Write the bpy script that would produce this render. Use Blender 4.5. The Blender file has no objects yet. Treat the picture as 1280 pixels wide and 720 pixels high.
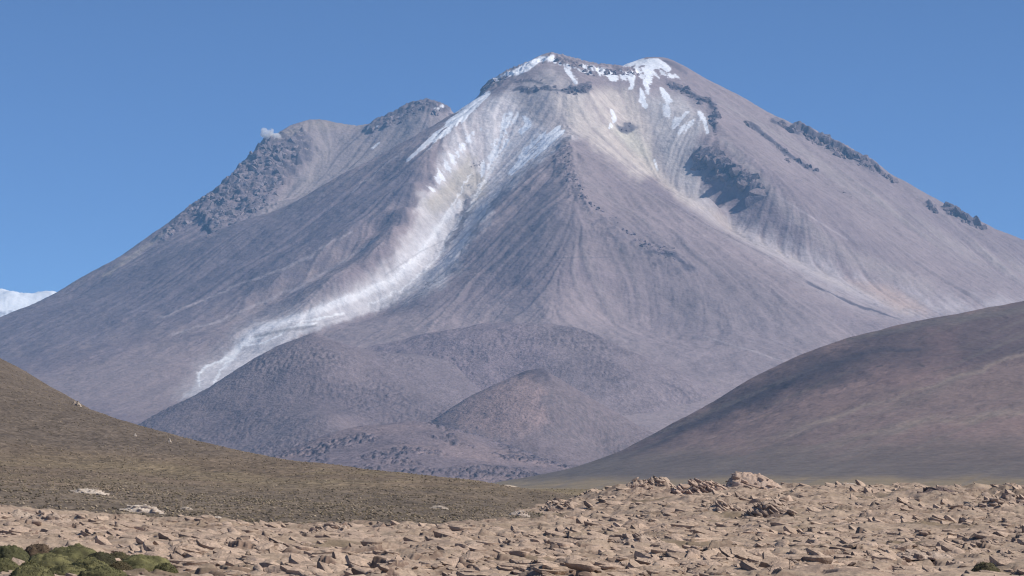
import bpy, math, random
import numpy as np
from mathutils import Vector, Matrix, noise as mnoise

Q = 1.0            # mesh resolution factor
F, CX, HY = 3200.0, 640.0, 588.0     # focal length in photo pixels, principal column, row of the eye level
rng = np.random.default_rng(7)
random.seed(7)
sc = bpy.context.scene
COL = sc.collection

# ---------------------------------------------------------------- noise
_P = rng.permutation(4096).astype(np.int64)
_P = np.concatenate([_P, _P])
_G = rng.uniform(0, 2 * np.pi, 4096)
_GX, _GY = np.cos(_G).astype(np.float32), np.sin(_G).astype(np.float32)

def _hash(ix, iy):
    return _P[(_P[ix & 4095] + iy) & 4095]

def gnoise(x, y, seed=0):
    x = np.asarray(x) + seed * 17.31; y = np.asarray(y) + seed * 9.77
    ix = np.floor(x).astype(np.int64); iy = np.floor(y).astype(np.int64)
    fx = (x - ix).astype(np.float32); fy = (y - iy).astype(np.float32)
    u = fx * fx * fx * (fx * (fx * 6 - 15) + 10); v = fy * fy * fy * (fy * (fy * 6 - 15) + 10)
    def g(dx, dy):
        h = _hash(ix + dx, iy + dy)
        return _GX[h] * (fx - dx) + _GY[h] * (fy - dy)
    a = g(0, 0); b = g(1, 0); c = g(0, 1); d = g(1, 1)
    return 1.5 * (a + u * (b - a) + v * ((c + u * (d - c)) - (a + u * (b - a))))

def fbm(x, y, o=4, seed=0, gain=.5):
    s = 0; a = 1; f = 1
    for k in range(o):
        s = s + a * gnoise(x * f, y * f, seed + k * 3); a *= gain; f *= 2.03
    return s

def ridged(x, y, o=4, seed=0, gain=.5):
    s = 0; a = 1; f = 1
    for k in range(o):
        s = s + a * (1 - 2 * np.abs(gnoise(x * f, y * f, seed + k * 3))); a *= gain; f *= 2.07
    return s

def sstep(a, b, x):
    t = np.clip((x - a) / (b - a), 0, 1)
    return t * t * (3 - 2 * t)

def seg_dist(px, py, a, b):
    ax, ay = a[0], a[1]; bx, by = b[0], b[1]
    dx, dy = bx - ax, by - ay
    L = dx * dx + dy * dy + 1e-12
    t = np.clip(((px - ax) * dx + (py - ay) * dy) / L, 0, 1)
    return np.hypot(px - ax - t * dx, py - ay - t * dy), t

def band(px, py, pts, soft=.6):
    """1 on a polyline of (x, y, halfwidth), falling to 0 at the halfwidth"""
    out = np.zeros_like(px)
    for a, b in zip(pts[:-1], pts[1:]):
        m = 1.0
        d, t = seg_dist(px, py, a, b)
        w = a[2] + (b[2] - a[2]) * t
        out = np.maximum(out, sstep(0, soft, 1 - d / w))
    return out

def poly(px, py, pts, soft=6):
    inside = np.zeros(px.shape, bool); dmin = np.full(px.shape, 1e9)
    n = len(pts)
    for i in range(n):
        a, b = pts[i], pts[(i + 1) % n]
        if a[1] != b[1]:
            c = ((a[1] > py) != (b[1] > py)) & (px < (b[0] - a[0]) * (py - a[1]) / (b[1] - a[1]) + a[0])
            inside ^= c
        dmin = np.minimum(dmin, seg_dist(px, py, a, b)[0])
    sd = np.where(inside, dmin, -dmin)
    return sstep(-soft, soft, sd)

# ---------------------------------------------------------------- smooth surface through survey points
class Surf:
    def __init__(s, pts, c, unit):
        P = np.array(pts, float); s.u = unit; s.c = c
        X = P[:, :2] / unit; Z = P[:, 2]; n = len(X)
        s.X = X
        K = np.sqrt(((X[:, None] - X[None]) ** 2).sum(2) + c * c)
        A = np.zeros((n + 3, n + 3)); A[:n, :n] = K - np.eye(n) * -1e-4
        A[:n, n] = 1; A[:n, n + 1:] = X; A[n, :n] = 1; A[n + 1:, :n] = X.T
        s.w = np.linalg.solve(A, np.concatenate([Z, np.zeros(3)]))
    def __call__(s, x, y):
        sh = x.shape; x = (x / s.u).ravel().astype(np.float32); y = (y / s.u).ravel().astype(np.float32)
        out = np.empty(x.shape, np.float32); n = len(s.X); w = s.w.astype(np.float32)
        Xf = s.X.astype(np.float32)
        for i in range(0, len(x), 40000):
            a = x[i:i + 40000, None] - Xf[None, :, 0]; b = y[i:i + 40000, None] - Xf[None, :, 1]
            out[i:i + 40000] = np.sqrt(a * a + b * b + s.c ** 2) @ w[:n] + w[n] + w[n + 1] * x[i:i + 40000] + w[n + 2] * y[i:i + 40000]
        return out.reshape(sh).astype(float)

def at(px, py, y):
    return ((px - CX) / F * y, y, (HY - py) / F * y)

def pix(x, y, z):
    return x / y * F + CX, HY - z / y * F

def fan(px0, px1, nu, ys):
    u = (np.linspace(px0, px1, nu) - CX) / F
    Y, U = np.meshgrid(ys, u, indexing='ij')
    return U * Y, Y

# ---------------------------------------------------------------- mesh helpers
def mesh_from(verts, faces, name, smooth=True, attrs=None):
    me = bpy.data.meshes.new(name)
    verts = np.asarray(verts, np.float32); faces = np.asarray(faces, np.int32)
    k = faces.shape[1]
    me.vertices.add(len(verts)); me.vertices.foreach_set('co', verts.ravel())
    me.loops.add(faces.size); me.loops.foreach_set('vertex_index', faces.ravel())
    me.polygons.add(len(faces))
    me.polygons.foreach_set('loop_start', np.arange(0, faces.size, k, dtype=np.int32))
    me.polygons.foreach_set('loop_total', np.full(len(faces), k, np.int32))
    me.polygons.foreach_set('use_smooth', np.full(len(faces), smooth, bool))
    me.update(calc_edges=True)
    for nm, arr in (attrs or {}).items():
        at_ = me.attributes.new(nm, 'FLOAT_COLOR', 'POINT')
        c = np.ones((len(verts), 4), np.float32); c[:, :arr.shape[1]] = arr
        at_.data.foreach_set('color', c.ravel())
    return me

def grid_mesh(name, X, Y, Z, mat, col=None, smooth=True, sel=None):
    ny, nx = X.shape
    V = np.stack([X, Y, Z], -1).reshape(-1, 3)
    i = np.arange(ny * nx).reshape(ny, nx)
    Fc = np.stack([i[:-1, :-1], i[:-1, 1:], i[1:, 1:], i[1:, :-1]], -1).reshape(-1, 4)
    at_ = {'albedo': col.reshape(-1, 3)} if col is not None else None
    me = mesh_from(V, Fc, name, smooth, at_)
    me.materials.append(mat)
    o = bpy.data.objects.new(name, me); COL.objects.link(o)
    return o

def tag(o, label=None, cat=None, group=None, kind=None):
    if label: o['label'] = label
    if cat: o['category'] = cat
    if group: o['group'] = group
    if kind: o['kind'] = kind
    return o

def lerp3(a, b, t):
    return a + (np.array(b) - a) * t[..., None]

# ---------------------------------------------------------------- materials
def land_mat(name, scales, amp, bump, rough=.95, attr=True, base=(.3, .3, .3), stretch=(1, 1, 1), facing=None):
    """albedo attribute varied by noises at real scales (metres), with bump of real height"""
    m = bpy.data.materials.new(name); m.use_nodes = True
    nt = m.node_tree; N = nt.nodes; L = nt.links
    bs = N['Principled BSDF']; bs.inputs['Roughness'].default_value = rough
    bs.inputs['Specular IOR Level'].default_value = .15
    tc = N.new('ShaderNodeTexCoord')
    mp = N.new('ShaderNodeMapping'); mp.inputs['Scale'].default_value = stretch
    L.new(tc.outputs['Object'], mp.inputs['Vector'])
    if attr:
        a = N.new('ShaderNodeAttribute'); a.attribute_name = 'albedo'; colr = a.outputs['Color']
    else:
        a = N.new('ShaderNodeRGB'); a.outputs[0].default_value = (*base, 1); colr = a.outputs[0]
    tot = None; hs = None
    for sca, am in zip(scales, amp):
        n = N.new('ShaderNodeTexNoise'); n.inputs['Scale'].default_value = 1 / sca
        n.inputs['Detail'].default_value = 5; n.inputs['Roughness'].default_value = .62
        L.new(mp.outputs[0], n.inputs['Vector'])
        r = N.new('ShaderNodeMapRange'); r.inputs[1].default_value = .28; r.inputs[2].default_value = .72
        r.inputs[3].default_value = 1 - am; r.inputs[4].default_value = 1 + am; r.clamp = False
        L.new(n.outputs['Fac'], r.inputs[0])
        if tot is None: tot = r.outputs[0]
        else:
            mu = N.new('ShaderNodeMath'); mu.operation = 'MULTIPLY'
            L.new(tot, mu.inputs[0]); L.new(r.outputs[0], mu.inputs[1]); tot = mu.outputs[0]
        hm = N.new('ShaderNodeMath'); hm.operation = 'MULTIPLY'; hm.inputs[1].default_value = sca * bump
        L.new(n.outputs['Fac'], hm.inputs[0])
        if hs is None: hs = hm.outputs[0]
        else:
            ad = N.new('ShaderNodeMath'); ad.operation = 'ADD'
            L.new(hs, ad.inputs[0]); L.new(hm.outputs[0], ad.inputs[1]); hs = ad.outputs[0]
    vm = N.new('ShaderNodeVectorMath'); vm.operation = 'SCALE'
    L.new(colr, vm.inputs[0]); L.new(tot, vm.inputs['Scale'])
    L.new(vm.outputs[0], bs.inputs['Base Color'])
    bp = N.new('ShaderNodeBump'); bp.inputs['Strength'].default_value = 1; bp.inputs['Distance'].default_value = 1
    L.new(hs, bp.inputs['Height']); L.new(bp.outputs[0], bs.inputs['Normal'])
    return m

M_VOLC = land_mat('volcano_scree', (260, 60, 17), (.08, .09, .12), .10)
M_FOOT = land_mat('foothill_scree', (160, 34, 10), (.10, .15, .22), .16)
M_RHILL = land_mat('hill_soil', (300, 60, 8), (.08, .09, .15), .08)
M_LHILL = land_mat('steppe_soil', (30, 4, .8), (.14, .22, .6), .22)
M_PLAIN = land_mat('straw_plain', (60, 9, 1.2), (.10, .10, .15), .04)
M_FIELD = land_mat('sandy_crust', (5, .6, .12), (.09, .14, .18), .10)
M_ROCK = land_mat('tan_rock', (1.4, .3, .07), (.12, .12, .12), .08, attr=False, base=(.37, .275, .215))
M_ROCKD = land_mat('brown_rock', (1.4, .3, .07), (.14, .14, .12), .10, attr=False, base=(.24, .165, .13))
M_ROCKP = land_mat('pale_rock', (2.4, .5, .1), (.12, .12, .12), .08, attr=False, base=(.56, .46, .37))
M_OUT = land_mat('outcrop_rock', (1.6, .35, .09), (.14, .16, .18), .16)
M_SNOW = land_mat('snow', (900, 160, 40), (.03, .03, .03), .05)
M_TUFT = land_mat('tussock_straw', (3, .5, .1), (.15, .2, .2), 0)
M_LEAF = land_mat('cushion_leaves', (.5, .12, .03), (.15, .2, .2), .03)

# ================================================================ VOLCANO
CXV, DV = 730.0, 12200.0
_ry = [60, 75, 100, 120, 170, 220, 275, 330, 385, 430, 500, 560, 600]
_rr = [.05, .2, .42, .58, .95, 1.28, 1.68, 2.05, 2.5, 3.0, 4.0, 5.0, 5.8]
def cone_y(px, py, off=0.0):
    R = np.interp(py, _ry, _rr); dx = (px - CXV) / F * DV / 1000
    return DV - 1000 * math.sqrt(max(R * R - dx * dx, 0)) + 1000 * off

pts = []
def P(px, py, off=0.0): pts.append(at(px, py, cone_y(px, py, off * 1.5)))
def PD(px, py, d): pts.append(at(px, py, d * 1000))
def line(fn, L, n=3):
    for a, b in zip(L[:-1], L[1:]):
        for k in range(n):
            t = k / n
            fn(*[a[j] + (b[j] - a[j]) * t for j in range(3)])
    fn(*L[-1])
def skyline(L, n=3, fall=.55, back=(500, 1500)):
    for a, b in list(zip(L[:-1], L[1:])) + [(L[-1], L[-1])]:
        for k in range(n if a is not b else 1):
            t = k / n
            q = [a[j] + (b[j] - a[j]) * t for j in range(3)]
            x, y, z = at(q[0], q[1], q[2] * 1000)
            pts.append((x, y, z))
            for bb in back: pts.append((x, y + bb, z - fall * bb))

right_sky = [(662, 78, 12.2), (686, 65, 12.2), (700, 71, 12.22), (718, 80, 12.25), (745, 86, 12.3), (768, 87, 12.3), (788, 78, 12.35), (806, 74, 12.37), (826, 74, 12.4), (842, 79, 12.4), (856, 89, 12.4), (900, 114, 12.4),
             (950, 140, 12.35), (1020, 180, 12.3), (1110, 222, 12.2), (1160, 248, 12.2), (1230, 280, 12.15), (1280, 303, 12.15), (1400, 355, 12.1), (1600, 440, 12.1), (1900, 540, 12.1)]
skyline(right_sky)
skyline([(600, 118, 12.2), (606, 105, 12.2), (622, 97, 12.2), (642, 87, 12.2)], back=(500,))
# far rim of the north-west massif
skyline([(565, 139, 13.4), (545, 131, 13.6), (525, 127, 13.6), (490, 146, 13.6), (465, 154, 13.6), (440, 156, 13.6), (405, 153, 13.6), (385, 155, 13.6), (355, 168, 13.5), (335, 182, 13.4), (312, 200, 13.2), (295, 220, 13.1),
         (240, 262, 12.9), (200, 290, 12.7), (150, 325, 12.5), (70, 370, 12.3), (0, 405, 12.2), (-100, 448, 12.1), (-300, 515, 12.1), (-500, 560, 12.1)])
for q in [(535, 150, 13.25), (500, 172, 13.2), (455, 175, 13.3), (470, 192, 13.1), (410, 178, 13.35), (350, 200, 13.1), (330, 225, 12.95), (390, 215, 13.05), (420, 205, 13.1), (430, 222, 12.85),
          (345, 250, 12.6), (300, 262, 12.5), (380, 245, 12.7), (260, 275, 12.45)]: PD(*q)
# near edge of the shoulder that hides the basin
EDGE = [(600, 120, 12.1), (565, 146, 11.95), (500, 181, 11.8), (460, 203, 11.7), (432, 219, 11.6), (344, 266, 11.5), (300, 279, 11.55), (240, 305, 11.6), (170, 338, 11.75), (110, 368, 11.8)]
line(PD, EDGE)
for q in [(500, 196, 12.3), (455, 222, 12.25), (400, 247, 12.1), (350, 271, 12.0)]: PD(*q)     # the hidden trough
# flank below the edge
for r in [(200, 380), (100, 420), (0, 450), (-150, 490), (250, 350), (320, 320), (150, 420), (50, 470), (-100, 540), (200, 460), (100, 500), (300, 370), (380, 300), (350, 390), (250, 420), (0, 520),
          (-300, 560), (430, 260), (480, 225)]:
    P(r[0], r[1], -.02)
# two low ribs on the left flank
line(P, [(520, 225, -.03), (440, 290, -.045), (380, 330, -.055), (300, 372, -.055), (240, 400, -.04), (130, 440, -.03)], 2)
line(P, [(510, 260, .0), (440, 320, .0), (360, 365, .01), (280, 400, .01), (200, 425, .0)], 2)
# left bank of the white gully
line(P, [(590, 130, -.02), (560, 165, -.04), (530, 210, -.06), (505, 260, -.08), (478, 310, -.08), (445, 350, -.07), (400, 385, -.05), (340, 415, -.03)], 2)
# the white gully
line(P, [(655, 120, .02), (640, 150, .07), (615, 195, .13), (585, 240, .15), (562, 285, .15), (535, 330, .14), (490, 368, .12), (430, 395, .10), (370, 415, .09), (310, 440, .08), (250, 480, .07), (190, 530, .05)], 2)
# head wall and centre buttress
for q in [(690, 95, -.01), (690, 112, -.02), (665, 108, .0), (700, 130, .0), (740, 118, .02), (705, 150, .02), (670, 140, .03)]: P(*q)
line(P, [(711, 171, -.05), (711, 200, -.16), (712, 235, -.235), (710, 275, -.26), (706, 330, -.22), (698, 385, -.12), (690, 430, -.03)], 3)
line(P, [(711, 171, -.05), (685, 190, -.02), (655, 212, -.01), (625, 243, -.02), (603, 275, -.02), (583, 312, -.02), (560, 345, .0), (520, 375, .03)], 2)
line(P, [(711, 171, -.05), (745, 193, -.04), (785, 218, -.05), (830, 246, -.07), (880, 277, -.08), (950, 312, -.09), (1010, 352, -.09), (1060, 378, -.08), (1120, 400, -.05)], 2)
line(P, [(770, 250, -.16), (800, 300, -.18), (870, 340, -.17), (930, 380, -.14), (990, 410, -.1)], 1)
line(P, [(660, 260, -.13), (640, 310, -.12), (620, 360, -.06)], 1)
# the right gully
line(P, [(765, 110, .10), (775, 140, .14), (795, 175, .16), (822, 212, .18), (860, 245, .17), (905, 276, .14), (960, 306, .10), (1010, 334, .07), (1070, 362, .06), (1130, 388, .05)], 2)
line(P, [(800, 105, .06), (830, 140, .08), (850, 180, .08), (865, 220, .06), (890, 250, .04)], 1)
# right ridge and flank
line(P, [(845, 108, -.0), (880, 132, -.04), (900, 170, -.07), (935, 210, -.09), (965, 245, -.1), (1010, 280, -.08), (1080, 320, -.06), (1150, 350, -.04)], 2)
for r in [(1000, 220), (1080, 260), (1150, 300), (1230, 330), (1300, 360), (1250, 370), (1180, 370), (1400, 400), (1500, 450), (1300, 440), (1700, 500), (950, 170), (1200, 420), (1100, 440), (1000, 450)]: P(r[0], r[1], -.02)
for r in [(560, 400), (620, 400), (760, 400), (840, 410), (480, 430), (560, 450), (640, 450), (760, 450), (900, 460), (400, 480), (520, 500), (650, 500), (800, 500), (950, 500), (1100, 500), (1300, 500), (1500, 530),
          (100, 560), (300, 540), (450, 560), (650, 560), (850, 560), (1050, 560), (1250, 560), (1600, 580), (-300, 590), (0, 590), (300, 595), (600, 597), (900, 597), (1200, 597), (1500, 597), (1900, 597)]:
    P(r[0], r[1])
for X_ in (-5200, -2500, 0, 2500, 5200):
    pts.append((X_, 16000, 150)); pts.append((X_ * 1.2, 5600, -30))
# drop near-duplicate survey points
keep = []
for q in pts:
    if all((q[0] - k[0]) ** 2 + (q[1] - k[1]) ** 2 > 45 ** 2 for k in keep): keep.append(q)
volc = Surf(keep, .05, 1000.)

NU = int(1500 * Q)
ys = np.concatenate([np.arange(6200, 9000, 16 / Q), np.arange(9000, 12500, 6.5 / Q), np.arange(12500, 13800, 9 / Q), np.arange(13800, 15600, 60)])
X, Y = fan(-330, 1640, NU, ys)
Z = volc(X, Y)
xc, yc = (CXV - CX) / F * DV, DV
TH = np.arctan2(X - xc, yc - Y); RR = np.hypot(X - xc, Y - yc)
fade = sstep(150, 900, RR) * sstep(-20, 200, Z)
# rills that run down the fall line: noise smeared along the real downhill direction
def bil(G, fx, fy):
    ny, nx = G.shape
    fx = np.clip(fx, 0, nx - 1.001); fy = np.clip(fy, 0, ny - 1.001)
    ix = fx.astype(int); iy = fy.astype(int); tx = fx - ix; ty = fy - iy
    return (G[iy, ix] * (1 - tx) + G[iy, ix + 1] * tx) * (1 - ty) + (G[iy + 1, ix] * (1 - tx) + G[iy + 1, ix + 1] * tx) * ty
CS = 8.
gxs = np.arange(-4300, 5300, CS); gys = np.arange(8100, 13900, CS)
GX, GY = np.meshgrid(gxs, gys); GH = volc(GX, GY) + fbm(GX / 420, GY / 420, 3, 31) * 14
dy_, dx_ = np.gradient(GH, CS); ln_ = np.hypot(dx_, dy_) + 1e-6; dx_, dy_ = -dx_ / ln_, -dy_ / ln_
I0, J0 = np.meshgrid(np.arange(len(gxs), dtype=float), np.arange(len(gys), dtype=float))
def smear(Nz, steps, st=1.6):
    acc = Nz.copy()
    for sg in (1, -1):
        fx, fy = I0.copy(), J0.copy()
        for k in range(steps):
            a, b = bil(dx_, fx, fy), bil(dy_, fx, fy)
            fx = fx + sg * st * a; fy = fy + sg * st * b
            acc += bil(Nz, fx, fy) * (1 - k / steps)
    acc -= acc.mean(); return acc / acc.std()
def grain(sc_, seed):
    return fbm(GX / sc_, GY / sc_, 2, seed)
Lf = smear(np.random.default_rng(3).normal(size=GX.shape), 36); Lm = smear(grain(55., 61), 50); Lc = smear(grain(150., 63), 60)
fxx, fyy = (X - gxs[0]) / CS, (Y - gys[0]) / CS
win = sstep(-4300, -3900, X) * sstep(5300, 4900, X) * sstep(8100, 8500, Y) * sstep(13900, 13600, Y)
lf, lm, lc = (bil(g, fxx, fyy) * win for g in (Lf, Lm, Lc))
TH = TH; w = 0.0
hi = sstep(250, 900, Z)
Z = Z + fade * (.12 + .88 * hi) * (lf * 1.3 + lm * 2.6 + lc * 1.6)
Z = Z + sstep(100, 500, Z) * (fbm(X / 420, Y / 420, 5, 31) * (9 + 4 * sstep(-500, 500, X)) + fbm(X / 60, Y / 60, 3, 37) * 2.0)
PX, PY = pix(X, Y, Z)
front = (Y < 12450)
far = (Y >= 12350)

def crag(mask, amp, sca, seed):
    global Z
    r = ridged(X / sca, (Y + Z * .6) / sca, 5, seed, .58)
    Z = Z + mask * (r * amp)

nz1 = fbm(PX / 9, PY / 9, 4, 71); nz2 = fbm(PX / 22, PY / 22, 3, 73); nz3 = fbm(PX / 3.2, PY / 3.2, 2, 77)
# crags of the north-west massif
massif = poly(PX + nz1 * 5, PY + nz2 * 5, [(262, 255), (280, 235), (330, 180), (380, 158), (400, 190), (372, 215), (350, 240), (330, 265), (300, 275), (275, 285), (240, 275)], 7) * (Y > 12150)
massif_l = poly(PX + nz1 * 3, PY, [(190, 300), (240, 255), (330, 170), (345, 178), (300, 232), (250, 275), (205, 300)], 5) * (Y > 12000)
rim_crag = band(PX, PY, [(462, 162, 7), (490, 148, 9), (527, 132, 10), (560, 137, 6)], .5) * (Y > 12600)
crag(massif, 20, 110, 41); crag(massif_l, 12, 80, 43); crag(rim_crag, 13, 80, 45)
summit_crag = band(PX, PY, [(604, 112, 7), (640, 92, 6), (690, 72, 6), (740, 86, 8), (790, 92, 8)], .6)
crag(summit_crag, 11, 70, 47)
crag(band(PX, PY, [(960, 146, 6), (1010, 172, 10), (1060, 196, 11), (1118, 226, 6)], .8), 5, 60, 53)
crag(poly(PX + nz1 * 3, PY + nz1 * 3, [(868, 186), (885, 190), (910, 203), (935, 222), (952, 240), (946, 250), (918, 236), (890, 226), (872, 208)], 5), 9, 50, 57)
crag(band(PX, PY, [(1176, 258, 5), (1200, 269, 8), (1226, 282, 4)], .8), 4, 50, 55)

# cliff steps: the ground uphill of a line stands higher, ending in a steep face
def pick(pxl, pyl):
    """where the line of sight first meets the mountain"""
    j = int(np.clip(round((pxl - PX[0, 0]) / (PX[0, -1] - PX[0, 0]) * (NU - 1)), 0, NU - 1))
    col = PY[:, j]
    i = np.argmax(col <= pyl) if (col <= pyl).any() else len(col) - 1
    return X[i, j], Y[i, j]
def cliff(L, A, up, back=170, rough=16):
    """L: pixel polyline; up: +1 when the high side lies left of travel seen from above"""
    global Z, face
    W = [pick(a, b) for a, b in L]
    D = np.full(X.shape, 1e9); T = np.zeros(X.shape); S = np.zeros(X.shape)
    n = len(W) - 1
    for i, (a, b) in enumerate(zip(W[:-1], W[1:])):
        d, t = seg_dist(X, Y, a, b)
        side = np.sign((b[0] - a[0]) * (Y - a[1]) - (b[1] - a[1]) * (X - a[0])) * up
        k = d < D
        D = np.where(k, d, D); T = np.where(k, (i + t) / n, T); S = np.where(k, side, S)
    sd = D * S + rough * fbm(X / 70, Y / 70, 4, int(abs(L[0][0]))) * 1.2
    taper = sstep(0, .12, T) * sstep(0, .15, 1 - T)
    h = A * .55 * sstep(-9, 9, sd) * np.exp(-np.clip(sd, 0, None) / back) * taper
    Z = Z + h * (1 + .12 * ridged(X / 60, Y / 60, 3, 3))
    fm = sstep(-26, -6, sd) * sstep(26, 8, sd) * taper
    face = np.maximum(face, fm)
face = np.zeros(X.shape)
cliff([(835, 104), (850, 112), (870, 122), (888, 128)], 22, 1, 80)
cliff([(880, 124), (893, 138), (890, 155), (894, 166)], 22, 1, 90)
cliff([(868, 188), (880, 208), (905, 216), (925, 226), (948, 245)], 50, 1, 150, 24)
cliff([(985, 160), (1030, 182), (1060, 197), (1115, 226)], 75, 1, 130)
cliff([(960, 150), (985, 163), (1000, 172)], 20, 1, 120)
cliff([(930, 150), (955, 170), (985, 195), (1020, 215)], 22, 1, 120)
cliff([(1156, 252), (1166, 262)], 26, 1, 90)
cliff([(1178, 260), (1195, 272), (1224, 283)], 60, 1, 90)
cliff([(1000, 350), (1060, 378), (1130, 402)], 6, 1, 160)
cliff([(640, 112), (665, 114), (690, 113)], 12, 1, 60)
cliff([(708, 112), (725, 115), (738, 108)], 26, 1, 60)
cliff([(770, 160), (785, 164), (795, 156)], 16, 1, 60)
cliff([(250, 268), (262, 292), (275, 288)], 25, 1, 80)
cliff([(590, 240), (575, 285), (555, 315)], 10, -1, 60)
cliff([(800, 315), (840, 320), (870, 345)], 10, 1, 160)
butt_crag = poly(PX + nz1 * 4, PY + nz1 * 3, [(700, 178), (712, 176), (722, 215), (738, 250), (735, 262), (715, 250), (703, 225), (690, 215)], 6)
crag(butt_crag, 7, 55, 49)
cr2 = poly(PX + nz1 * 6, PY + nz1 * 4, [(745, 262), (790, 290), (820, 298), (850, 320), (860, 350), (800, 330), (740, 290)], 8)
crag(cr2, 4, 60, 51)

# ---- colour of the ground
PX, PY = pix(X, Y, Z)
nzf = fbm(PX / 3.2 + PY / 9, PY / 5.2, 3, 79)
gx = np.gradient(Z, axis=1) / np.maximum(np.gradient(X, axis=1), 1e-3)
gy = np.gradient(Z, axis=0) / np.maximum(np.gradient(Y, axis=0), 1e-3)
steep = np.hypot(gx, gy)
nl = fbm(X / 900, Y / 900, 4, 81) * 1.2; rs = .4 * lc
lowf = .18 + .82 * sstep(330, 900, Z); rs2 = (.46 * lf + .24 * lm) * lowf
ns = smear(np.random.default_rng(9).normal(size=GX.shape), 7); nzs = .42 * bil(ns, fxx, fyy)
ns2 = smear(grain(30., 67), 10); nzs = nzs + .30 * bil(ns2, fxx, fyy)
C = np.empty(X.shape + (3,)); C[:] = (.305, .240, .240)
C = lerp3(C, (.24, .187, .20), .8 * sstep(-.1, .7, nl + .25 * rs))
C = lerp3(C, (.33, .27, .262), .55 * sstep(.0, .9, rs2 + .35 * rs))
C = lerp3(C, (.285, .228, .225), .7 * sstep(200, 900, PX - 480) * sstep(420, 200, PY))
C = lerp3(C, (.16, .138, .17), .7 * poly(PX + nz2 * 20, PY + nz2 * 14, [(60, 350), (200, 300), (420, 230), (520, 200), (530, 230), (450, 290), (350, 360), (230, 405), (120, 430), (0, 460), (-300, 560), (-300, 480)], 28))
C = lerp3(C, (.195, .16, .172), .55 * poly(PX + nz2 * 14, PY + nz2 * 10, [(690, 190), (700, 190), (735, 300), (700, 330), (620, 345), (590, 325), (650, 260)], 16))
C = lerp3(C, (.18, .148, .158), .45 * poly(PX + nz2 * 16, PY + nz2 * 12, [(740, 260), (860, 300), (990, 370), (1040, 400), (960, 450), (850, 400), (760, 330)], 18))
C = lerp3(C, (.35, .285, .285), .5 * sstep(760, 420, Z) * sstep(330, 620, PX + nz2 * 40))
# pale tan basin of the massif
C = lerp3(C, (.30, .25, .23), .75 * band(PX + nz2 * 4, PY, [(400, 150, 18), (410, 175, 12), (405, 205, 16), (385, 235, 20)], .9) * (Y > 12200))
C = lerp3(C, (.27, .23, .22), .6 * band(PX, PY, [(530, 140, 16), (480, 190, 14), (430, 216, 12)], .9) * (Y > 12200))
C = lerp3(C, (.34, .29, .25), .6 * band(PX + nz2 * 3, PY, [(345, 172, 7), (385, 157, 9), (440, 158, 7), (470, 160, 6)], .9) * (Y > 12600))
C = lerp3(C, (.34, .29, .285), .75 * poly(PX + nz1 * 5, PY, [(375, 160), (440, 160), (500, 150), (560, 140), (560, 150), (500, 184), (430, 224), (344, 270), (320, 268), (360, 235), (385, 200)], 9) * (Y > 12150) * (1 - .5 * rim_crag))
C = lerp3(C, (.22, .19, .20), .35 * band(PX, PY, [(560, 152, 4), (500, 187, 6), (432, 225, 7), (344, 272, 6)], .9) * (Y < 12100))
# bedrock where it is steep or broken
rock = np.clip(np.maximum.reduce([.9 * massif * sstep(.5, 1.2, steep + .3 * nz1), .75 * massif_l * sstep(.3, 1., steep), .8 * rim_crag, face, .7 * butt_crag * sstep(-.1, .4, nz1 + nz3), .5 * cr2 * sstep(-.1, .4, nz1)]), 0, 1)
# sulphur-stained and ashen ground
ash = poly(PX + nz2 * 7 + nz1 * 4, PY + nz2 * 4, [(606, 122), (645, 112), (668, 150), (716, 168), (660, 212), (622, 246), (600, 282), (580, 318), (556, 350), (510, 380), (480, 388), (420, 398), (330, 440), (270, 484), (225, 500), (230, 488),
       (255, 455), (290, 420), (360, 398), (430, 368), (490, 325), (512, 290), (528, 250), (540, 225), (560, 170)], 9) * sstep(400, 340, PY)
ashs = sstep(-.9, .55, rs2 + .35 * nz1)
C = lerp3(C, (.70, .645, .63), .94 * ash * (.55 + .45 * ashs))
C = lerp3(C, (.52, .455, .43), .75 * poly(PX + nz2 * 5, PY + nz1 * 3, [(640, 112), (690, 84), (735, 112), (725, 170), (700, 168), (650, 150)], 9))
tan_w = poly(PX + nz1 * 5, PY + nz2 * 5, [(585, 190), (600, 215), (610, 235), (590, 262), (565, 262), (545, 270), (528, 258), (552, 235)], 8)
C = lerp3(C, (.42, .36, .27), .6 * tan_w)
wp = [(578, 250), (552, 268), (528, 290), (508, 312), (490, 335), (464, 354), (425, 371), (385, 387), (345, 399), (318, 407), (300, 419), (291, 435), (275, 449), (252, 461), (246, 478), (224, 501),
      (262, 489), (290, 473), (330, 448), (372, 420), (405, 409), (445, 397), (480, 385), (510, 368), (532, 347), (547, 324), (560, 300), (573, 280), (594, 245)]
white = poly(PX + nz1 * 2.5, PY + nz1 * 2, wp, 3.5)
soft_w = poly(PX + nz1 * 4 + 6, PY + nz1 * 3 + 6, wp, 16)
lowp = sstep(300, 345, PY); rsw = sstep(-.7, .5, rs2) * (1 - lowp) + (.75 + .35 * nz2) * lowp
C = lerp3(C, (.50, .46, .46), .6 * soft_w)
C = lerp3(C, (.62, .585, .59), .82 * white * (.62 + .38 * rsw))
C = lerp3(C, (.78, .76, .77), .8 * band(PX + nz1 * 2, PY + nz1, [(575, 252, 4), (556, 275, 7), (536, 302, 9), (518, 328, 9), (490, 350, 9), (455, 367, 8), (420, 380, 7), (385, 394, 7), (345, 405, 6), (315, 416, 6), (298, 436, 6), (280, 458, 6)], .8) * (.55 + .45 * rsw))
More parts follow.
